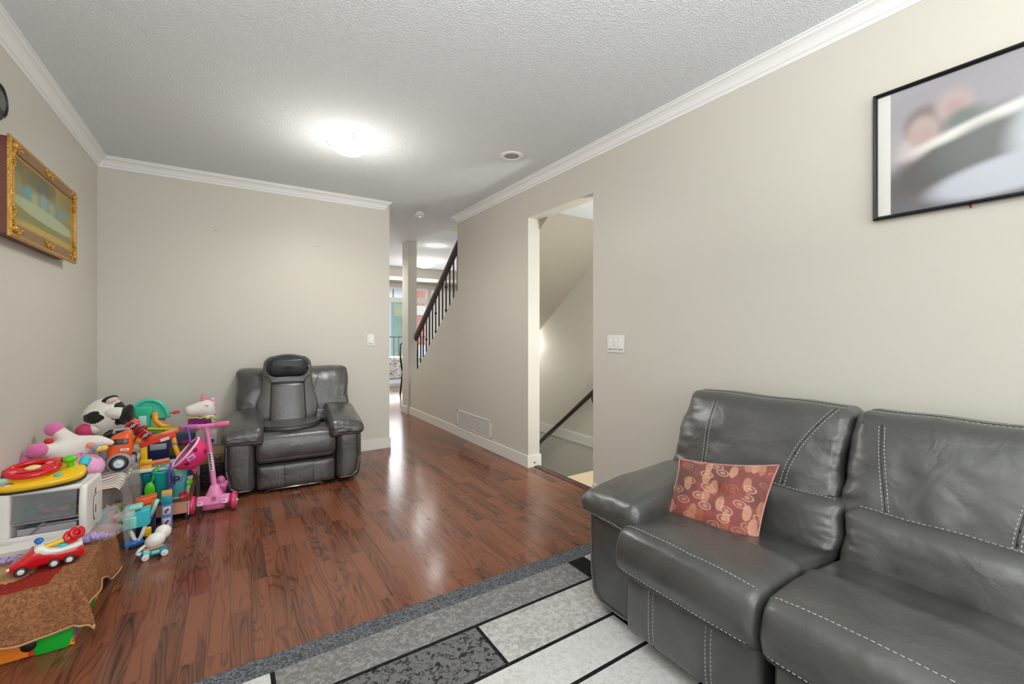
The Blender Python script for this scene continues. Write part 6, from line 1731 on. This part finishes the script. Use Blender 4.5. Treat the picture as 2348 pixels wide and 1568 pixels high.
# bench with a feather print throw, and a chair
BN = thing('covered_table', 'low table under a grey feather print cloth by the far window', 'table', (2.80, 8.75, 0))
def feather():
    m, nt, N, L, b = new_mat('feather_print')
    tc = N.new('ShaderNodeTexCoord'); mp = N.new('ShaderNodeMapping'); mp.inputs['Rotation'].default_value = (0, .7, 0); mp.inputs['Scale'].default_value = (4, 4, 11); L.new(tc.outputs['Object'], mp.inputs[0])
    n = N.new('ShaderNodeTexNoise'); n.inputs['Scale'].default_value = 2.2; n.inputs['Detail'].default_value = 3; n.inputs['Distortion'].default_value = 2.2; L.new(mp.outputs[0], n.inputs['Vector'])
    r_ = ramp(N, [(.40, C(130, 134, 142)), (.48, C(214, 216, 220)), (.56, C(246, 246, 248))]); L.new(n.outputs[0], r_.inputs[0]); L.new(r_.outputs[0], b.inputs['Base Color']); b.inputs['Roughness'].default_value = .8
    return m
q = MB(); q.rbox((0, 0, .625), (.86, .56, .04), .01, 3, 2); obj('tabletop', q, M_FRW, BN)
q = MB(); q.grid(lambda u, v: (-.44 + .88 * u, -.285 - .012 * math.sin(u * 40) - .01, .648 - .42 * v), 60, 10, 0, True, .004)
q.grid(lambda u, v: (-.44 + .88 * u, -.29 + .58 * v, .650), 10, 8, 0, True, .003); obj('cloth', q, feather(), BN)
for x in (-.38, .38):
    for y in (-.23, .23):
        q = MB(); q.span((x - .02, y - .02, 0), (x + .02, y + .02, .605)); obj('leg', q, M_BLK, BN)
CH = thing('dining_chair', 'dark metal chair half hidden behind the column in the far room', 'chair', (2.92, 7.80, 0), 20)
q = MB(); q.rbox((0, 0, .45), (.40, .40, .03), .012, 3, 2); obj('seat', q, M_BLK, CH)
for x in (-.18, .18):
    q = MB(); q.tube([(x, -.17, .45), (x * 1.1, -.20, 0)], .014, 8); obj('leg', q, M_IRON, CH)
    q = MB(); q.tube([(x, .17, .45), (x * 1.1, .22, 0)], .014, 8); obj('leg', q, M_IRON, CH)
q = MB(); q.tube([(-.19, .18, .45), (-.20, .22, .75), (-.17, .25, .92), (-.08, .27, .97), (.08, .27, .97), (.17, .25, .92), (.20, .22, .75), (.19, .18, .45)], .015, 8); obj('back_hoop', q, M_IRON, CH)
# outside: balcony rail, brick house and the pale house with a green window
def brick_mat():
    m, nt, N, L, b = new_mat('red_brick')
    tc = N.new('ShaderNodeTexCoord'); sp = N.new('ShaderNodeSeparateXYZ'); L.new(tc.outputs['Object'], sp.inputs[0]); cb2 = N.new('ShaderNodeCombineXYZ'); L.new(sp.outputs[0], cb2.inputs[0]); L.new(sp.outputs[2], cb2.inputs[1])
    br = N.new('ShaderNodeTexBrick'); br.inputs['Scale'].default_value = 1; br.inputs['Brick Width'].default_value = .20; br.inputs['Row Height'].default_value = .064; br.inputs['Mortar Size'].default_value = .006
    br.inputs['Color1'].default_value = (*C(196, 96, 76), 1); br.inputs['Color2'].default_value = (*C(214, 124, 104), 1); br.inputs['Mortar'].default_value = (*C(214, 196, 186), 1)
    L.new(cb2.outputs[0], br.inputs['Vector']); L.new(br.outputs['Color'], b.inputs['Base Color']); b.inputs['Roughness'].default_value = .9
    return m
BH_ = thing('brick_house', 'red brick house with a pale stone band outside the far window', 'house', (5.36, 13.2, -3))
q = MB(); q.span((-.45, 0, 0), (1.6, .5, 8)); obj('brick_wall', q, brick_mat(), BH_)
q = MB(); q.span((-.47, -.03, 4.70), (1.6, .01, 5.0)); obj('stone_band', q, mat('stone_band', C(232, 226, 216), .7), BH_)
q = MB(); q.span((-.35, -.02, 3.3), (.15, .01, 3.75)); obj('window', q, mat('pale_window', C(220, 232, 240), .2), BH_)
PH_ = thing('pale_house', 'pale house with a green framed window outside the far room', 'house', (3.85, 13.4, -3))
q = MB(); q.span((-3.2, 0, 0), (1.02, .5, 8)); obj('siding_wall', q, mat('pale_siding', C(206, 216, 226), .7, vary=(2, .06)), PH_)
q = MB(); q.span((.36, -.04, 3.2), (.80, .01, 5.10)); wf_ = obj('window', q, mat('green_window_frame', C(120, 158, 148), .5), PH_)
q = MB(); q.span((.42, -.05, 3.25), (.74, -.03, 4.60)); obj('pane', q, mat('green_pane', C(112, 150, 128), .2, vary=(3, .4)), wf_)
q = MB(); q.span((.42, -.05, 4.66), (.74, -.03, 5.04)); obj('pane', q, mat('olive_pane', C(160, 168, 130), .3), wf_)
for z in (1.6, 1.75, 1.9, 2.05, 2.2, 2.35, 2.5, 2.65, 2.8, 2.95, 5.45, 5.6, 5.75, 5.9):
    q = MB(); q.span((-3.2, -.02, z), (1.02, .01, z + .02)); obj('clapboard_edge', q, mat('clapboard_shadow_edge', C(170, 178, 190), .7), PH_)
q = MB(); q.span((-3.2, -.05, 5.15), (1.02, .01, 5.35)); obj('trim_board', q, M_FRW, PH_)
RL = thing('balcony_railing', 'black iron balcony railing outside the far window', 'railing', (2.4, 10.3, 0))
for z in (.34, 1.04):
    q = MB(); q.span((0, -.015, z - .012), (2.6, .015, z + .012)); obj('rail', q, M_IRON, RL)
for x in (0, 1.3, 2.58):
    q = MB(); q.span((x, -.02, -.05), (x + .03, .02, 1.05)); obj('post', q, M_IRON, RL)
for i in range(22):
    q = MB(); q.span((.06 + i * .118, -.007, .34), (.074 + i * .118, .007, 1.04)); obj('baluster', q, M_IRON, RL)
q = MB(); q.span((0, -.06, .52), (2.6, .02, .56)); obj('white_rail', q, M_FRW, RL)
q = MB(); q.span((1.6, 9.33, -.2), (5.5, 10.5, -.05)); struct('floor_balcony', q, mat('deck_grey', C(190, 190, 192), .8))
q = MB(); q.span((1.0, 10.35, -3.05), (7.5, 14.2, -3.0)); struct('ground', q, mat('paving', C(176, 176, 172), .9))
